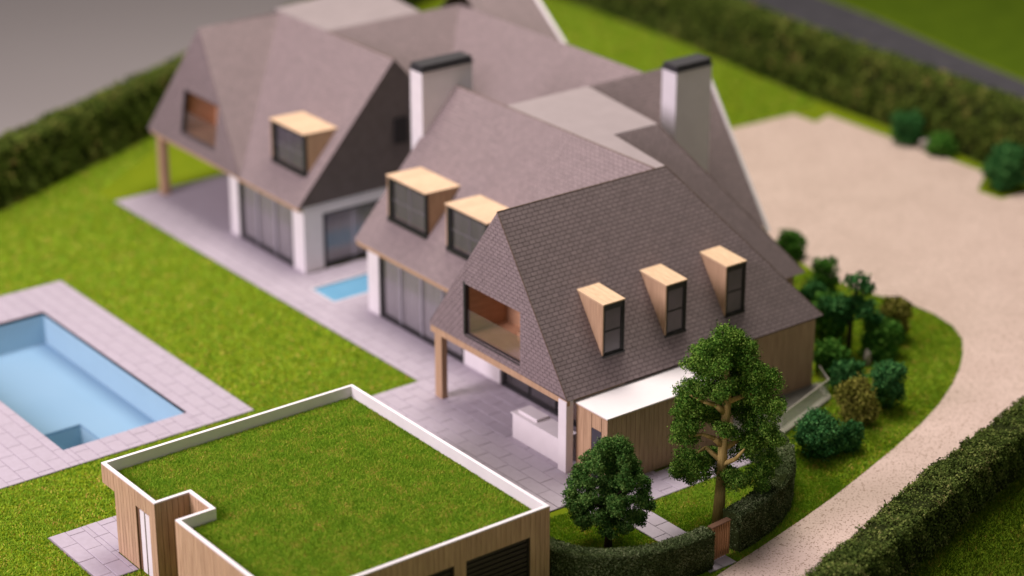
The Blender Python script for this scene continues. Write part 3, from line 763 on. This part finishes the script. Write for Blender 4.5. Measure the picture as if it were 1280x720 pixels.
doorsS = [(-14.1 - (GX0), -11.55 - GX0, 0, 2.02), (-11.15 - GX0, -8.72 - GX0, 0, 2.02), (-8.28 - GX0, -5.87 - GX0, 0, 2.02)]
doorW = [(4.45 - 3.08, 4.45 - 2.22, 0, 2.26)]
wc = MB()
wall_seg(wc, (GX0 + .03, y_in), (GX1 - .03, y_in), [(a - .03, c - .03, z_, w_) for a, c, z_, w_ in doorsS], 0, 2.35)
wall_seg(wc, (GX1 - .03, y_in), (GX1 - .03, 4.42), [], 0, 2.35)
wall_seg(wc, (GX1 - .33, 4.42), (GX0 + .33, 4.42), [], 0, 2.35)
wall_seg(wc, (GX0 + .03, 4.42), (GX0 + .03, N1 + .03), [(a - .03, c - .03, z_, w_) for a, c, z_, w_ in doorW], 0, 2.35)
wall_seg(wc, (NX + .03, N1 - .3), (NX + .03, N0 + .3), [], 0, 2.35)
wall_seg(wc, (GX0 + .03, N0 - .03), (GX0 + .03, GY0 + .33), [], 0, 2.35)
wall_seg(wc, (GX0 + .33, N1 + .03), (NX + .33, N1 + .03), [], 0, 2.35)
wall_seg(wc, (NX + .33, N0 - .03), (GX0 + .33, N0 - .03), [], 0, 2.35)
mk('wall_core', wc, 'wood_cut', gar)
bc = MB()
W_ = 0.185
boards(bc, (GX0, GY0 + .03), (GX1, GY0 + .03), 0, GZ - .04, doorsS, w=W_)
boards(bc, (GX1 - .03, GY0), (GX1 - .03, GY1), 0, GZ - .04, w=W_)
boards(bc, (GX0 + .03, 4.45), (GX0 + .03, N1), 0, GZ - .04, doorW, w=W_)
boards(bc, (GX0 + .03, GY1), (GX0 + .03, 4.455), 2.16, GZ - .04, w=W_)
boards(bc, (GX1, GY1 - .03), (GX0, GY1 - .03), 2.16, GZ - .04, w=W_)
boards(bc, (GX0 + .03, N1 + .03), (NX, N1 + .03), 0, GZ - .04, w=W_)
boards(bc, (NX + .03, N1), (NX + .03, N0), 0, GZ - .04, w=W_)
boards(bc, (GX0 + .03, N0), (GX0 + .03, GY0), 0, GZ - .04, w=W_)
o = mk('cladding', bc, 'wood', gar); o['kind'] = 'stuff'
b = MB(); b.box(GX0 + .04, GX1 - .04, 4.45, GY1 - .04, 2.16, 2.22); mk('overhang_soffit', b, 'wood', gar)
# parapet ring: white inner upstand and top
inn = inset(outer, 0.13)
def ring(mb, A, B, z0_, z1_):
    n = len(A)
    mb.add([(x, y, z0_) for x, y in A] + [(x, y, z0_) for x, y in B] + [(x, y, z1_) for x, y in A] + [(x, y, z1_) for x, y in B],
           [(2 * n + i, 2 * n + (i + 1) % n, 3 * n + (i + 1) % n, 3 * n + i) for i in range(n)] +
           [(i, (i + 1) % n, 2 * n + (i + 1) % n, 2 * n + i) for i in range(n)] +
           [(n + (i + 1) % n, n + i, 3 * n + i, 3 * n + (i + 1) % n) for i in range(n)] +
           [((i + 1) % n, i, n + i, n + (i + 1) % n) for i in range(n)])
b = MB(); ring(b, inset(outer, 0.032), inn, 2.3, GZ - .045)
ring(b, inset(outer, 0.008), inset(outer, 0.13), GZ - .0445, GZ + .005)
par = mk('parapet', b, 'white', gar)
RZ = 2.42
b = MB(); b.prism(inset(outer, 0.128), RZ - .12, RZ)
mk('roof_deck', b, 'lawn', gar)
blades('roof_grass', inset(outer, 0.14), RZ, 3600, 0.075, 0.013, parent=gar)
# garage doors of slats
for (a, c, _, zt) in doorsS:
    xa, xb = GX0 + a, GX0 + c
    f = MB(); f.box(xa, xa + .05, y_in + .02, y_in + .12, 0, zt); f.box(xb - .05, xb, y_in + .02, y_in + .12, 0, zt); f.box(xa, xb, y_in + .02, y_in + .12, zt - .05, zt); f.box(xa, xb, y_in + .16, y_in + .2, 0, zt)
    gd = mk('garage_door', f, 'shutter', gar)
    n = 12
    for i in range(n):
        z0_ = zt * i / n + .01; sl = MB(); sl.box(xa + .06, xb - .06, y_in + .06, y_in + .15, z0_, z0_ + zt / n - .05); mk('slat', sl, 'shutter', gd)
# side door
f = MB(); f.box(GX0 + .06, GX0 + .1, 2.22, 3.08, 0, 2.26); sd = mk('side_door', f, 'wood_cut', gar)
for y0_, y1_ in ((2.25, 2.52), (2.60, 2.86)):
    p = MB(); p.box(GX0 + .025, GX0 + .07, y0_, y1_, 0.02, 2.2); mk('door_panel', p, 'white', sd)
gl = MB(); gl.box(GX0 + .1, GX0 + .12, 2.2, 3.1, 0, 2.3)

# ------------------------------------------------------------------ glass balustrade and kerb at the side of the house
rail = thing('glass_balustrade', (9.6, -1.6, 0), 'low clear glass balustrade on a pale kerb beside the timber side wall', 'balustrade')
pts = [(7.9, -2.2), (11.2, -1.15), (11.75, -0.1)]
kb = MB(); hr = MB(); pn = MB()
for (a, c) in zip(pts, pts[1:]):
    A, C_ = Vector((*a, 0)), Vector((*c, 0)); d = (C_ - A).normalized(); nl = Vector((-d.y, d.x, 0))
    def bar(mb, w, off, z0_, z1_):
        q = [A + nl * (off - w), C_ + nl * (off - w), C_ + nl * (off + w), A + nl * (off + w)]
        mb.add([(v_.x, v_.y, z0_) for v_ in q] + [(v_.x, v_.y, z1_) for v_ in q], [(3, 2, 1, 0), (4, 5, 6, 7), (0, 1, 5, 4), (1, 2, 6, 5), (2, 3, 7, 6), (3, 0, 4, 7)])
    bar(kb, .12, 0, -.08, .06); bar(pn, .012, 0, .06, .74); bar(hr, .016, 0, .74, .765)
mk('kerb', kb, 'concrete', rail); mk('glass_pane', pn, 'acrylic', rail); mk('handrail', hr, 'concrete', rail)
b = MB(); b.prism([(7.8, -2.1), (11.2, -1.1), (11.7, 0.05), (6.1, 0.05), (6.1, -1.9)], -.05, .0)
yd = mk('side_yard', b, 'yard'); tag(yd, kind='structure', label='pale paved yard behind the glass balustrade')

# ------------------------------------------------------------------ hedges
def hedge(name, line, width, height, leaf, dens, m, label, lump=0.06, tufts=0):
    """line: centre points. A dark core with leaves over top, sides and ends."""
    P = [Vector((*p, 0)) for p in line]
    t = thing(name, (P[0].x, P[0].y, ZL), label, 'hedge')
    n = len(P); nl = []
    for i in range(n):
        d = (P[min(i + 1, n - 1)] - P[max(i - 1, 0)]).normalized(); nl.append(Vector((-d.y, d.x, 0)))
    hw = width / 2 - leaf * 0.9; hh = height - leaf * 0.9
    vs = []
    for i in range(n):
        for s_, z in ((-1, ZL - .02), (1, ZL - .02), (1, hh * .93), (.8, hh), (-.8, hh), (-1, hh * .93)): vs.append(P[i] + nl[i] * hw * s_ + Vector((0, 0, z)))
    fs = [(0, 5, 4, 3, 2, 1), tuple((n - 1) * 6 + k for k in range(6))]
    for i in range(n - 1):
        for k in range(6): fs.append((i * 6 + k, i * 6 + (k + 1) % 6, (i + 1) * 6 + (k + 1) % 6, (i + 1) * 6 + k))
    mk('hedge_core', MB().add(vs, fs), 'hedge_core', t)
    pts_, nrm = [], []
    for i in range(n - 1):
        Ln = (P[i + 1] - P[i]).length
        for kind, per in (('s', height), ('t', width), ('n', height)):
            k = int(Ln * per * dens)
            s = rng.uniform(0, 1, k)[:, None]
            a = np.array(P[i]) * (1 - s) + np.array(P[i + 1]) * s
            nn = np.array(nl[i]) * (1 - s) + np.array(nl[i + 1]) * s
            if kind == 't':
                off = rng.uniform(-1, 1, k)[:, None]; z = np.full(k, height) - np.abs(off[:, 0]) ** 4 * 0.1 * height * .5
                p = a + nn * off * width / 2; p[:, 2] = z; q = np.tile([0, 0, 1.0], (k, 1))
            else:
                sg = -1 if kind == 's' else 1; z = rng.uniform(ZL, height, k)
                p = a + nn * sg * width / 2 * (1 - 0.08 * (z / height) ** 6)[:, None]; p[:, 2] = z; q = nn * sg
            pts_.append(p); nrm.append(q)
    for e, sg in ((0, -1), (n - 1, 1)):
        k = int(width * height * dens); d = (P[1] - P[0] if e == 0 else P[-1] - P[-2]).normalized()
        p = np.array(P[e])[None] + np.array(nl[e])[None] * rng.uniform(-.5, .5, k)[:, None] * width; p[:, 2] = rng.uniform(ZL, height, k)
        pts_.append(p); nrm.append(np.tile(np.array(d) * sg, (k, 1)))
    p = np.concatenate(pts_); q = np.concatenate(nrm)
    lump_ = (np.sin(p[:, 0] * 2.1 + p[:, 2] * 3) + np.sin(p[:, 1] * 2.7 - p[:, 2] * 2.3) + np.sin((p[:, 0] + p[:, 1]) * 5.3 + p[:, 2] * 4.1))[:, None] * lump * .4
    p = p + q * (lump_ + rng.normal(0, lump * .5, len(p))[:, None] - leaf * .3)
    if tufts:
        k = tufts; i_ = rng.integers(0, n - 1, k); s = rng.uniform(0, 1, k)[:, None]
        A_, N_ = np.array([tuple(v_) for v_ in P]), np.array([tuple(v_) for v_ in nl])
        c_ = A_[i_] * (1 - s) + A_[i_ + 1] * s + N_[i_] * (rng.choice([-1, 1, 1, -.6, .3], k) * width * .48)[:, None]
        c_[:, 2] = height - rng.uniform(0, 1, k) ** 2 * height * .75 + .02
        m2 = 26; u_ = rand_unit(k * m2); c2 = np.repeat(c_, m2, 0) + u_ * (np.repeat(rng.uniform(.05, .15, k), m2) * rng.uniform(.3, 1.1, k * m2))[:, None]
        p = np.concatenate([p, c2]); q = np.concatenate([q, u_])
    p[:, 2] = np.maximum(p[:, 2], ZL + .01)
    f = npmesh('foliage', leaf_quads(p, q, leaf), 4, m, t)
    return t
left_pts = [(x, lh(x) + .7) for x in np.linspace(-24, 36.6, 14)]
hedge('long_hedge', left_pts, 1.3, 2.7, 0.10, 150, 'hedge', 'long green hedge along the far left edge of the board', 0.12)
hb = [(37.2, lh(37) - .5), (37.1, 46), (37.0, 36), (36.5, 31.8), (35.8, 25), (35.6, 17.8), (35.2, 11.8), (34.6, 5), (34, -2)]
hedge('boundary_hedge', hb, 1.25, 3.2, 0.11, 130, 'hedge', 'tall brownish green hedge between the gravel court and the road', 0.12)
nh = [(-9, -14.9), (-0.2, -12.35), (4.3, -11.0), (8.7, -9.6), (13.8, -8.35), (20, -6.9), (27, -5.4)]
hedge('driveway_hedge', nh, 1.3, 1.6, 0.046, 1000, 'hedge_near', 'rough leafy hedge lining the driveway in the lower right corner', 0.14, tufts=420)
def smooth_line(pts, k=4):
    out = []
    for i in range(len(pts) - 1):
        p0 = Vector(pts[max(i - 1, 0)]); p1 = Vector(pts[i]); p2 = Vector(pts[i + 1]); p3 = Vector(pts[min(i + 2, len(pts) - 1)])
        for j in range(k):
            t = j / k
            out.append(tuple(0.5 * ((2 * p1) + (-p0 + p2) * t + (2 * p0 - 5 * p1 + 4 * p2 - p3) * t * t + (-p0 + 3 * p1 - 3 * p2 + p3) * t ** 3)))
    out.append(tuple(pts[-1])); return out
hedge('clipped_hedge', smooth_line([(-4.85, -4.7), (-4.55, -5.8), (-3.85, -6.65), (-2.45, -7.32), (-1.3, -7.5), (-0.34, -7.5)]), 0.6, 1.28, 0.028, 2000, 'hedge_fine',
      'low clipped hedge curving from the garage corner to the wooden gate', 0.035)
hedge('clipped_hedge', smooth_line([(0.98, -7.15), (2.1, -6.95), (3.4, -6.45), (4.5, -5.75), (5.4, -4.8), (5.9, -3.8), (6.05, -2.9)]), 0.75, 1.3, 0.028, 2000, 'hedge_fine',
      'low clipped hedge curving from the wooden gate behind the tall tree', 0.035)

# gate
gt_ = thing('garden_gate', (0.33, -7.45, 0), 'small reddish wooden slatted gate between the two clipped hedges', 'gate')
a, c = Vector((-0.12, -7.42, 0)), Vector((0.70, -7.36, 0)); d = (c - a).normalized(); nl = Vector((-d.y, d.x, 0)); Ln = (c - a).length
def gbar(s0, s1, n0, n1, z0_, z1_):
    q = [a + d * s0 + nl * n0, a + d * s1 + nl * n0, a + d * s1 + nl * n1, a + d * s0 + nl * n1]
    return MB().add([(v_.x, v_.y, z0_) for v_ in q] + [(v_.x, v_.y, z1_) for v_ in q], [(3, 2, 1, 0), (4, 5, 6, 7), (0, 1, 5, 4), (1, 2, 6, 5), (2, 3, 7, 6), (3, 0, 4, 7)])
for i in range(8): mk('slat', gbar(Ln * i / 8 + .022, Ln * (i + 1) / 8 - .022, -.04, .0, 0.03, 1.2), 'gate', gt_)
for z in (0.15, 1.05): mk('rail', gbar(0, Ln, .0, .05, z, z + .09), 'wood_cut', gt_)
mk('top_board', gbar(-.02, Ln + .02, -.05, .16, 1.2, 1.24), 'wood_cut', gt_)

# ------------------------------------------------------------------ trees and shrubs
RIGHT = Vector((dX.x, dY.x, 0)).normalized()      # image-right on the ground
BACK = Vector((-RIGHT.y, RIGHT.x, 0))
def clump_leaves(centre, r, count, leaf, squash=0.85):
    u = rand_unit(count)
    rad = r * (0.5 + 0.5 * rng.uniform(0, 1, count) ** 0.5)
    loose = rng.uniform(0, 1, count) < 0.14
    rad = np.where(loose, r * rng.uniform(0.95, 1.28, count), rad)
    bump = 1 + 0.2 * np.sin(u[:, 0] * 7 + centre[0] * 3) * np.sin(u[:, 1] * 6 + 1) + 0.14 * np.sin(u[:, 2] * 11 + centre[2])
    p = u * (rad * bump)[:, None]; p[:, 2] *= squash
    return p + np.array(centre)[None], u
def tree(name, loc, label, clumps, dens, leaf, m, trunk, bark, limbs=(), cat='tree', group=None):
    """clumps: (right, back, height, radius)"""
    L0 = Vector(loc); t = thing(name, loc, label, cat, group)
    if trunk:
        tb = MB(); pr_ = None
        for (p0, r0), (p1, r1) in zip(trunk, trunk[1:]):
            tb.tube(L0 + RIGHT * p0[0] + BACK * p0[1] + Vector((0, 0, p0[2])), L0 + RIGHT * p1[0] + BACK * p1[1] + Vector((0, 0, p1[2])), r0, r1, 12)
        mk('trunk', tb, bark, t, smooth=True)
        for lm in limbs:
            lb = MB()
            for (p0, r0), (p1, r1) in zip(lm, lm[1:]):
                lb.tube(L0 + RIGHT * p0[0] + BACK * p0[1] + Vector((0, 0, p0[2])), L0 + RIGHT * p1[0] + BACK * p1[1] + Vector((0, 0, p1[2])), r0, r1, 8)
            mk('limb', lb, bark, t, smooth=True)
    ps, ns = [], []
    for (rx, by, h, r) in clumps:
        c_ = L0 + RIGHT * rx + BACK * by + Vector((0, 0, h))
        p, u = clump_leaves(c_, r, int(dens * 4 * math.pi * r * r), leaf); ps.append(p); ns.append(u)
    p = np.concatenate(ps); u = np.concatenate(ns)
    p[:, 2] = np.maximum(p[:, 2], 0.0)
    npmesh('crown' if trunk else 'foliage', leaf_quads(p, u, leaf, 1.1), 4, m, t)
    return t
def sub_clumps(base_, n, rfrac, seed):
    r0 = random.Random(seed); out = []
    for (a_, b_, h, r) in base_:
        out.append((a_, b_, h, r * 0.72))
        for k in range(n):
            th, ph = r0.uniform(0, 2 * math.pi), r0.uniform(-0.6, 1.3)
            q = r * 0.72
            out.append((a_ + q * math.cos(th) * math.cos(ph), b_ + q * math.sin(th) * math.cos(ph), h + q * .9 * math.sin(ph), r * rfrac * r0.uniform(.7, 1.2)))
    return out

PX = 0.0256
def px(u_, v_): return ((u_ - 897) * PX, (655 - v_) * PX / 0.92)
cl = []
for (u_, v_, r, bk) in [(897, 428, 26, 0), (880, 440, 22, -.4), (918, 445, 24, .3), (893, 463, 26, .5), (908, 470, 20, .6), (872, 475, 20, .2), (938, 478, 24, .1), (952, 490, 18, -.3), (925, 497, 22, .8),
                        (860, 497, 20, -.2), (868, 515, 20, .5), (853, 522, 17, -.3), (937, 522, 22, .4), (955, 535, 17, -.1), (907, 520, 15, .9), (893, 528, 16, .9),
                        (857, 545, 18, .3), (851, 567, 16, -.2), (868, 575, 18, -.5), (878, 588, 20, .4), (855, 590, 13, .1), (897, 582, 16, .9), (915, 590, 19, -.3), (908, 600, 15, .5), (938, 560, 21, .3), (957, 572, 15, .2),
                        (946, 592, 17, .1), (934, 543, 15, -.3), (965, 555, 12, .5), (864, 452, 15, .2), (936, 455, 17, -.2), (852, 478, 15, .1), (955, 470, 13, .4), (847, 505, 13, -.1), (845, 530, 13, .2), (962, 510, 13, 0), (843, 585, 12, .1), (960, 590, 11, .3), (903, 466, 15, -.45), (892, 482, 11, -.4), (898, 522, 12, -.5), (912, 530, 10, -.4), (872, 436, 16, .2), (925, 434, 16, .1), (885, 422, 14, -.2), (910, 420, 14, .2)]:
    x_, z_ = px(u_, v_); cl.append((x_, bk, z_, r * PX))
def P3(u_, v_, b_=0): x_, z_ = px(u_, v_); return (x_, b_, z_)
tree('tall_tree', (1.71, -5.73, ZL), 'tall tree model with an open dark green crown and a pale trunk behind the gate', sub_clumps([(a_, b_, h_, q_ * 1.16) for a_, b_, h_, q_ in cl], 4, .5, 3), 600, 0.035, 'leaf_a',
     [(P3(897, 657), .21), (P3(899, 600), .165), (P3(900, 540), .15), (P3(903, 490), .14), (P3(900, 440), .07), (P3(905, 415), .03)], 'bark_pale',
     [[(P3(900, 508), .12), (P3(888, 495, -.2), .08), (P3(872, 488, -.35), .055), (P3(855, 480, -.3), .03)],
      [(P3(899, 550), .12), (P3(887, 537, -.2), .085), (P3(872, 530, -.3), .05), (P3(856, 535, -.2), .03)],
      [(P3(901, 495), .11), (P3(920, 484, -.2), .07), (P3(945, 478, -.2), .03)],
      [(P3(900, 555), .11), (P3(922, 545, .2), .07), (P3(945, 528, .2), .03)],
      [(P3(899, 575), .10), (P3(915, 562, -.3), .07), (P3(925, 545, -.5), .03)],
      [(P3(898, 570), .10), (P3(880, 560, .4), .06), (P3(868, 570, .5), .03)]])
cl = []
r1 = random.Random(11)
for (v_, hw) in [(556, 24), (568, 34), (582, 43), (598, 49), (614, 51), (628, 53), (641, 48)]:
    z_ = (682 - v_) * 0.0252 / .92; R = hw * 0.0262
    k = max(2, int(R * 9)); cl.append((0, 0, z_, min(R, .55)))
    for i in range(k):
        th = i / k * 6.283 + r1.uniform(0, .9); rr_ = max(.05, R - .24) * r1.uniform(.8, 1.03); cl.append((rr_ * math.cos(th), rr_ * math.sin(th), z_ + r1.uniform(-.16, .16), r1.uniform(.26, .36)))
tree('round_tree', (-2.02, -4.66, ZL), 'short dense dark green tree with an egg shaped crown beside the garage corner', sub_clumps([(a_ * 1.1, b_ * 1.1, h_, q_) for a_, b_, h_, q_ in cl], 3, .5, 5), 640, 0.036, 'leaf_b',
     [((0, 0, 0), .13), ((0.02, 0, .9), .11), ((0, 0, 2.4), .07), ((0, 0, 3.6), .03)], 'bark_dark',
     [[((0, 0, 1.0), .07), ((.5, .2, 1.5), .03)], [((0, 0, 1.2), .07), ((-.5, -.3, 1.8), .03)], [((0, 0, 1.7), .06), ((.45, -.4, 2.3), .03)]])

tree('small_tree', (14.66, 1.26, ZL), 'small dark tree on a thin black trunk among the shrubs by the timber wall',
     sub_clumps([(0.28, 0, 2.95, .55), (-0.35, .2, 1.95, .65), (.35, -.1, 1.9, .6), (-.9, .1, 2.0, .5), (.8, 0, 1.6, .4), (-.3, 0, 1.4, .45)], 3, .5, 9), 130, .085, 'leaf_c',
     [((0, 0, 0), .11), ((0.02, 0, 1.5), .09), ((.2, 0, 2.9), .05)], 'bark_dark', [[((0, 0, 1.3), .06), ((.6, 0, 1.8), .03)], [((0, 0, 1.2), .06), ((-.6, 0, 1.9), .03)]])

def shrub(loc, w, h, m, label, seed, name='shrub', dens=150, leaf=.075):
    r0 = random.Random(seed); R = w / 2; cl = []
    for k in range(14):
        th = k * 2.4; z_ = r0.uniform(.16, .86); f = math.sqrt(max(0.05, 1 - (2 * z_ - .95) ** 2)) * r0.uniform(.55, .78)
        cl.append((R * f * math.cos(th), R * f * math.sin(th), h * z_, R * r0.uniform(.34, .46)))
    cl += [(0, 0, h * .5, R * .85), (0, 0, h * .74, R * .6), (0, 0, h * .3, R * .85)]
    L0 = (loc[0], loc[1], ZL)
    t = tree(name, L0, label, cl, dens, leaf, m, None, None, cat='shrub', group='shrubs round the house and court')
    st = MB()
    for k in range(4): st.tube(Vector(L0), Vector(L0) + Vector((R * .5 * math.cos(k * 1.6), R * .5 * math.sin(k * 1.6), h * .6)), .05, .02, 6)
    mk('stem', st, 'bark_dark', t)
shrub((7.82, -4.1), 1.65, 1.75, 'leaf_c', 'round dark green shrub nearest the glass balustrade', 1, dens=420, leaf=.048)
shrub((8.95, -4.5), 0.95, 1.1, 'leaf_c', 'small blackish green shrub at the right foot of a larger round one', 2, dens=420, leaf=.048)
shrub((10.65, -3.14), 1.5, 1.85, 'leaf_d', 'olive yellow pointed shrub in the middle of the island bed', 3, dens=320, leaf=.055)
shrub((12.38, -2.91), 1.35, 1.95, 'leaf_c', 'upright bluish green shrub right of the olive one', 4, dens=260, leaf=.06)
shrub((15.49, 0.36), 1.6, 1.45, 'leaf_e', 'broad round green shrub right of the thin black trunk', 5)
shrub((16.98, 1.17), 1.25, 1.95, 'leaf_d', 'tall brownish olive shrub at the driveway edge of the bed', 6)
shrub((13.01, 0.54), 1.4, 1.3, 'leaf_e', 'dark shrub against the corner of the timber wall', 7)
shrub((12.3, -1.0), 1.3, 1.25, 'leaf_c', 'low bluish shrub between the glass balustrade and the bed', 8)
shrub((15.1, 2.79), 1.6, 1.95, 'leaf_e', 'dense dark green shrub left of the thin black trunk', 9)
shrub((16.81, 4.88), 1.25, 2.35, 'leaf_e', 'tall rounded green shrub beyond the rear eave corner', 10)
shrub((15.9, 4.6), 1.2, 1.7, 'leaf_c', 'dark bushy shrub touching the rear eave corner', 12)
shrub((19.62, 9.6), 1.2, 1.25, 'leaf_e', 'lone bright green shrub peeping out behind the slate roof', 11)
shrub((33.9, 16.6), 1.5, 1.7, 'leaf_c', 'bluish green shrub at the foot of the boundary hedge', 13, dens=90, leaf=.1)
shrub((34.1, 14.6), 1.4, 1.0, 'leaf_e', 'low shrub beside the white stone under the boundary hedge', 14, dens=90, leaf=.1)
shrub((32.9, 9.7), 1.8, 2.1, 'leaf_c', 'large dark green shrub in the notch of the gravel court', 15, dens=90, leaf=.1)

def rock(loc, s, label, seed):
    r0 = random.Random(seed); import bmesh
    bm = bmesh.new(); bmesh.ops.create_icosphere(bm, subdivisions=2, radius=1)
    for v_ in bm.verts:
        k = 1 + r0.uniform(-.22, .22); v_.co = Vector((v_.co.x * s[0] * k, v_.co.y * s[1] * k, v_.co.z * s[2] * k + s[2] * .8))
    me = bpy.data.meshes.new('garden_rock'); bm.to_mesh(me); bm.free(); me.materials.append(M['rock'])
    o = bpy.data.objects.new('garden_rock', me); COL.objects.link(o); o.location = loc; tag(o, label, 'rock')
rock((14.45, 0.05, ZL), (.14, .14, .38), 'upright pale garden rock at the foot of the thin black trunk', 3)
rock((14.2, -1.2, ZL), (.35, .22, .16), 'flat pale rock behind the upright bluish shrub', 4)
rock((33.9, 15.4, ZL), (.28, .28, .32), 'white stone under the boundary hedge', 5)

# ------------------------------------------------------------------ grass
def rect(a, b_, c, d): return [(a, c), (b_, c), (b_, d), (a, d)]
drv = dp
pool_r = rect(-19, -5.83, 10.65, 25.7); gar_r = [(-14.62, -5.58), (-5.12, -5.58), (-5.12, 5.25), (-14.62, 5.25)]
ter_holes = [rect(*r) for r in terr_rects] + [pool_r, rect(*pa[0])] + [rect(*r) for r in ga] + [gar_r, rect(2.2, 14.2, 0, 16), rect(2.2, 16.5, 9, 30), rect(0.4, 6.2, -1.7, 0.2), [(7.8, -2.2), (11.3, -1.2), (11.8, 0.1), (6.1, 0.1), (6.1, -1.95)]]
g = blades('lawn_grass', [(-5.05, -8.3), (6.5, -8.3), (7.4, -3.2), (-5.05, -1.7)], ZL, 2400, 0.07, 0.013, holes=ter_holes + [drv]); tag(g, 'short green grass of the small front lawn behind the clipped hedge', 'grass')
g = blades('lawn_grass', [(6.3, -7.2), (20.6, -7.2), (20.6, 8), (12, 8), (7.4, -2.0)], ZL, 600, 0.07, 0.024, holes=ter_holes + [drv]); tag(g, 'yellowish green grass of the island bed with the shrubs', 'grass')
g = blades('lawn_grass', [(-30, -4), (-14.6, -7), (-14.6, 10.65), (-30, 10.65)], ZL, 700, 0.07, 0.021, holes=ter_holes); tag(g, 'green grass in the lower left corner beside the garage', 'grass')
g = blades('lawn_grass', [(-14.6, 5.2), (0.25, 5.2), (0.25, 12), (-14.6, 12)], ZL, 450, 0.07, 0.026, holes=ter_holes); tag(g, 'green grass strip between the garage and the pool', 'grass')
g = blades('lawn_grass', [(-20, 12), (0.25, 12), (0.25, 34), (10, lh(10)), (-20, lh(-20))], ZL, 200, 0.07, 0.04, holes=ter_holes); tag(g, 'wide green lawn between the pool and the long hedge', 'grass')
g = blades('lawn_grass', [(-2, -19), (30, -14), (30, -6.6), (20, -7.6), (13.8, -9.0), (4.3, -11.6), (-2, -13.4)], ZL + .01, 700, 0.08, 0.022, m='grass_shaded', holes=[]); tag(g, 'green grass darkened as hedge shade in the lower right corner outside the driveway hedge', 'grass')
g = blades('lawn_grass', [(16.8, 13), (24, 23.5), (28.5, 23.6), (34.2, 23), (35.4, 24), (36.4, 36), (36.6, 52), (8, lh(8)), (9, 33), (16.8, 31)], ZL, 150, 0.07, 0.045, holes=ter_holes + [drv]); tag(g, 'green lawn grass behind the house below the boundary hedge', 'grass')
g = blades('lawn_grass', [(-34, -20), (-8, -20), (-8, -5.58), (-14.6, -5.58), (-14.7, -7), (-30, -4)], ZL, 200, 0.07, 0.035, holes=ter_holes + [drv]); tag(g, 'green grass in front of the garage doors', 'grass')
g = blades('lawn_grass', [(-36, -4), (-30, -4), (-30, 10.65), (-19, 10.65), (-19, 25.7), (-20, 26), (-36, 20)], ZL, 150, 0.07, 0.04, holes=ter_holes); tag(g, 'green grass on the near side of the swimming pool', 'grass')
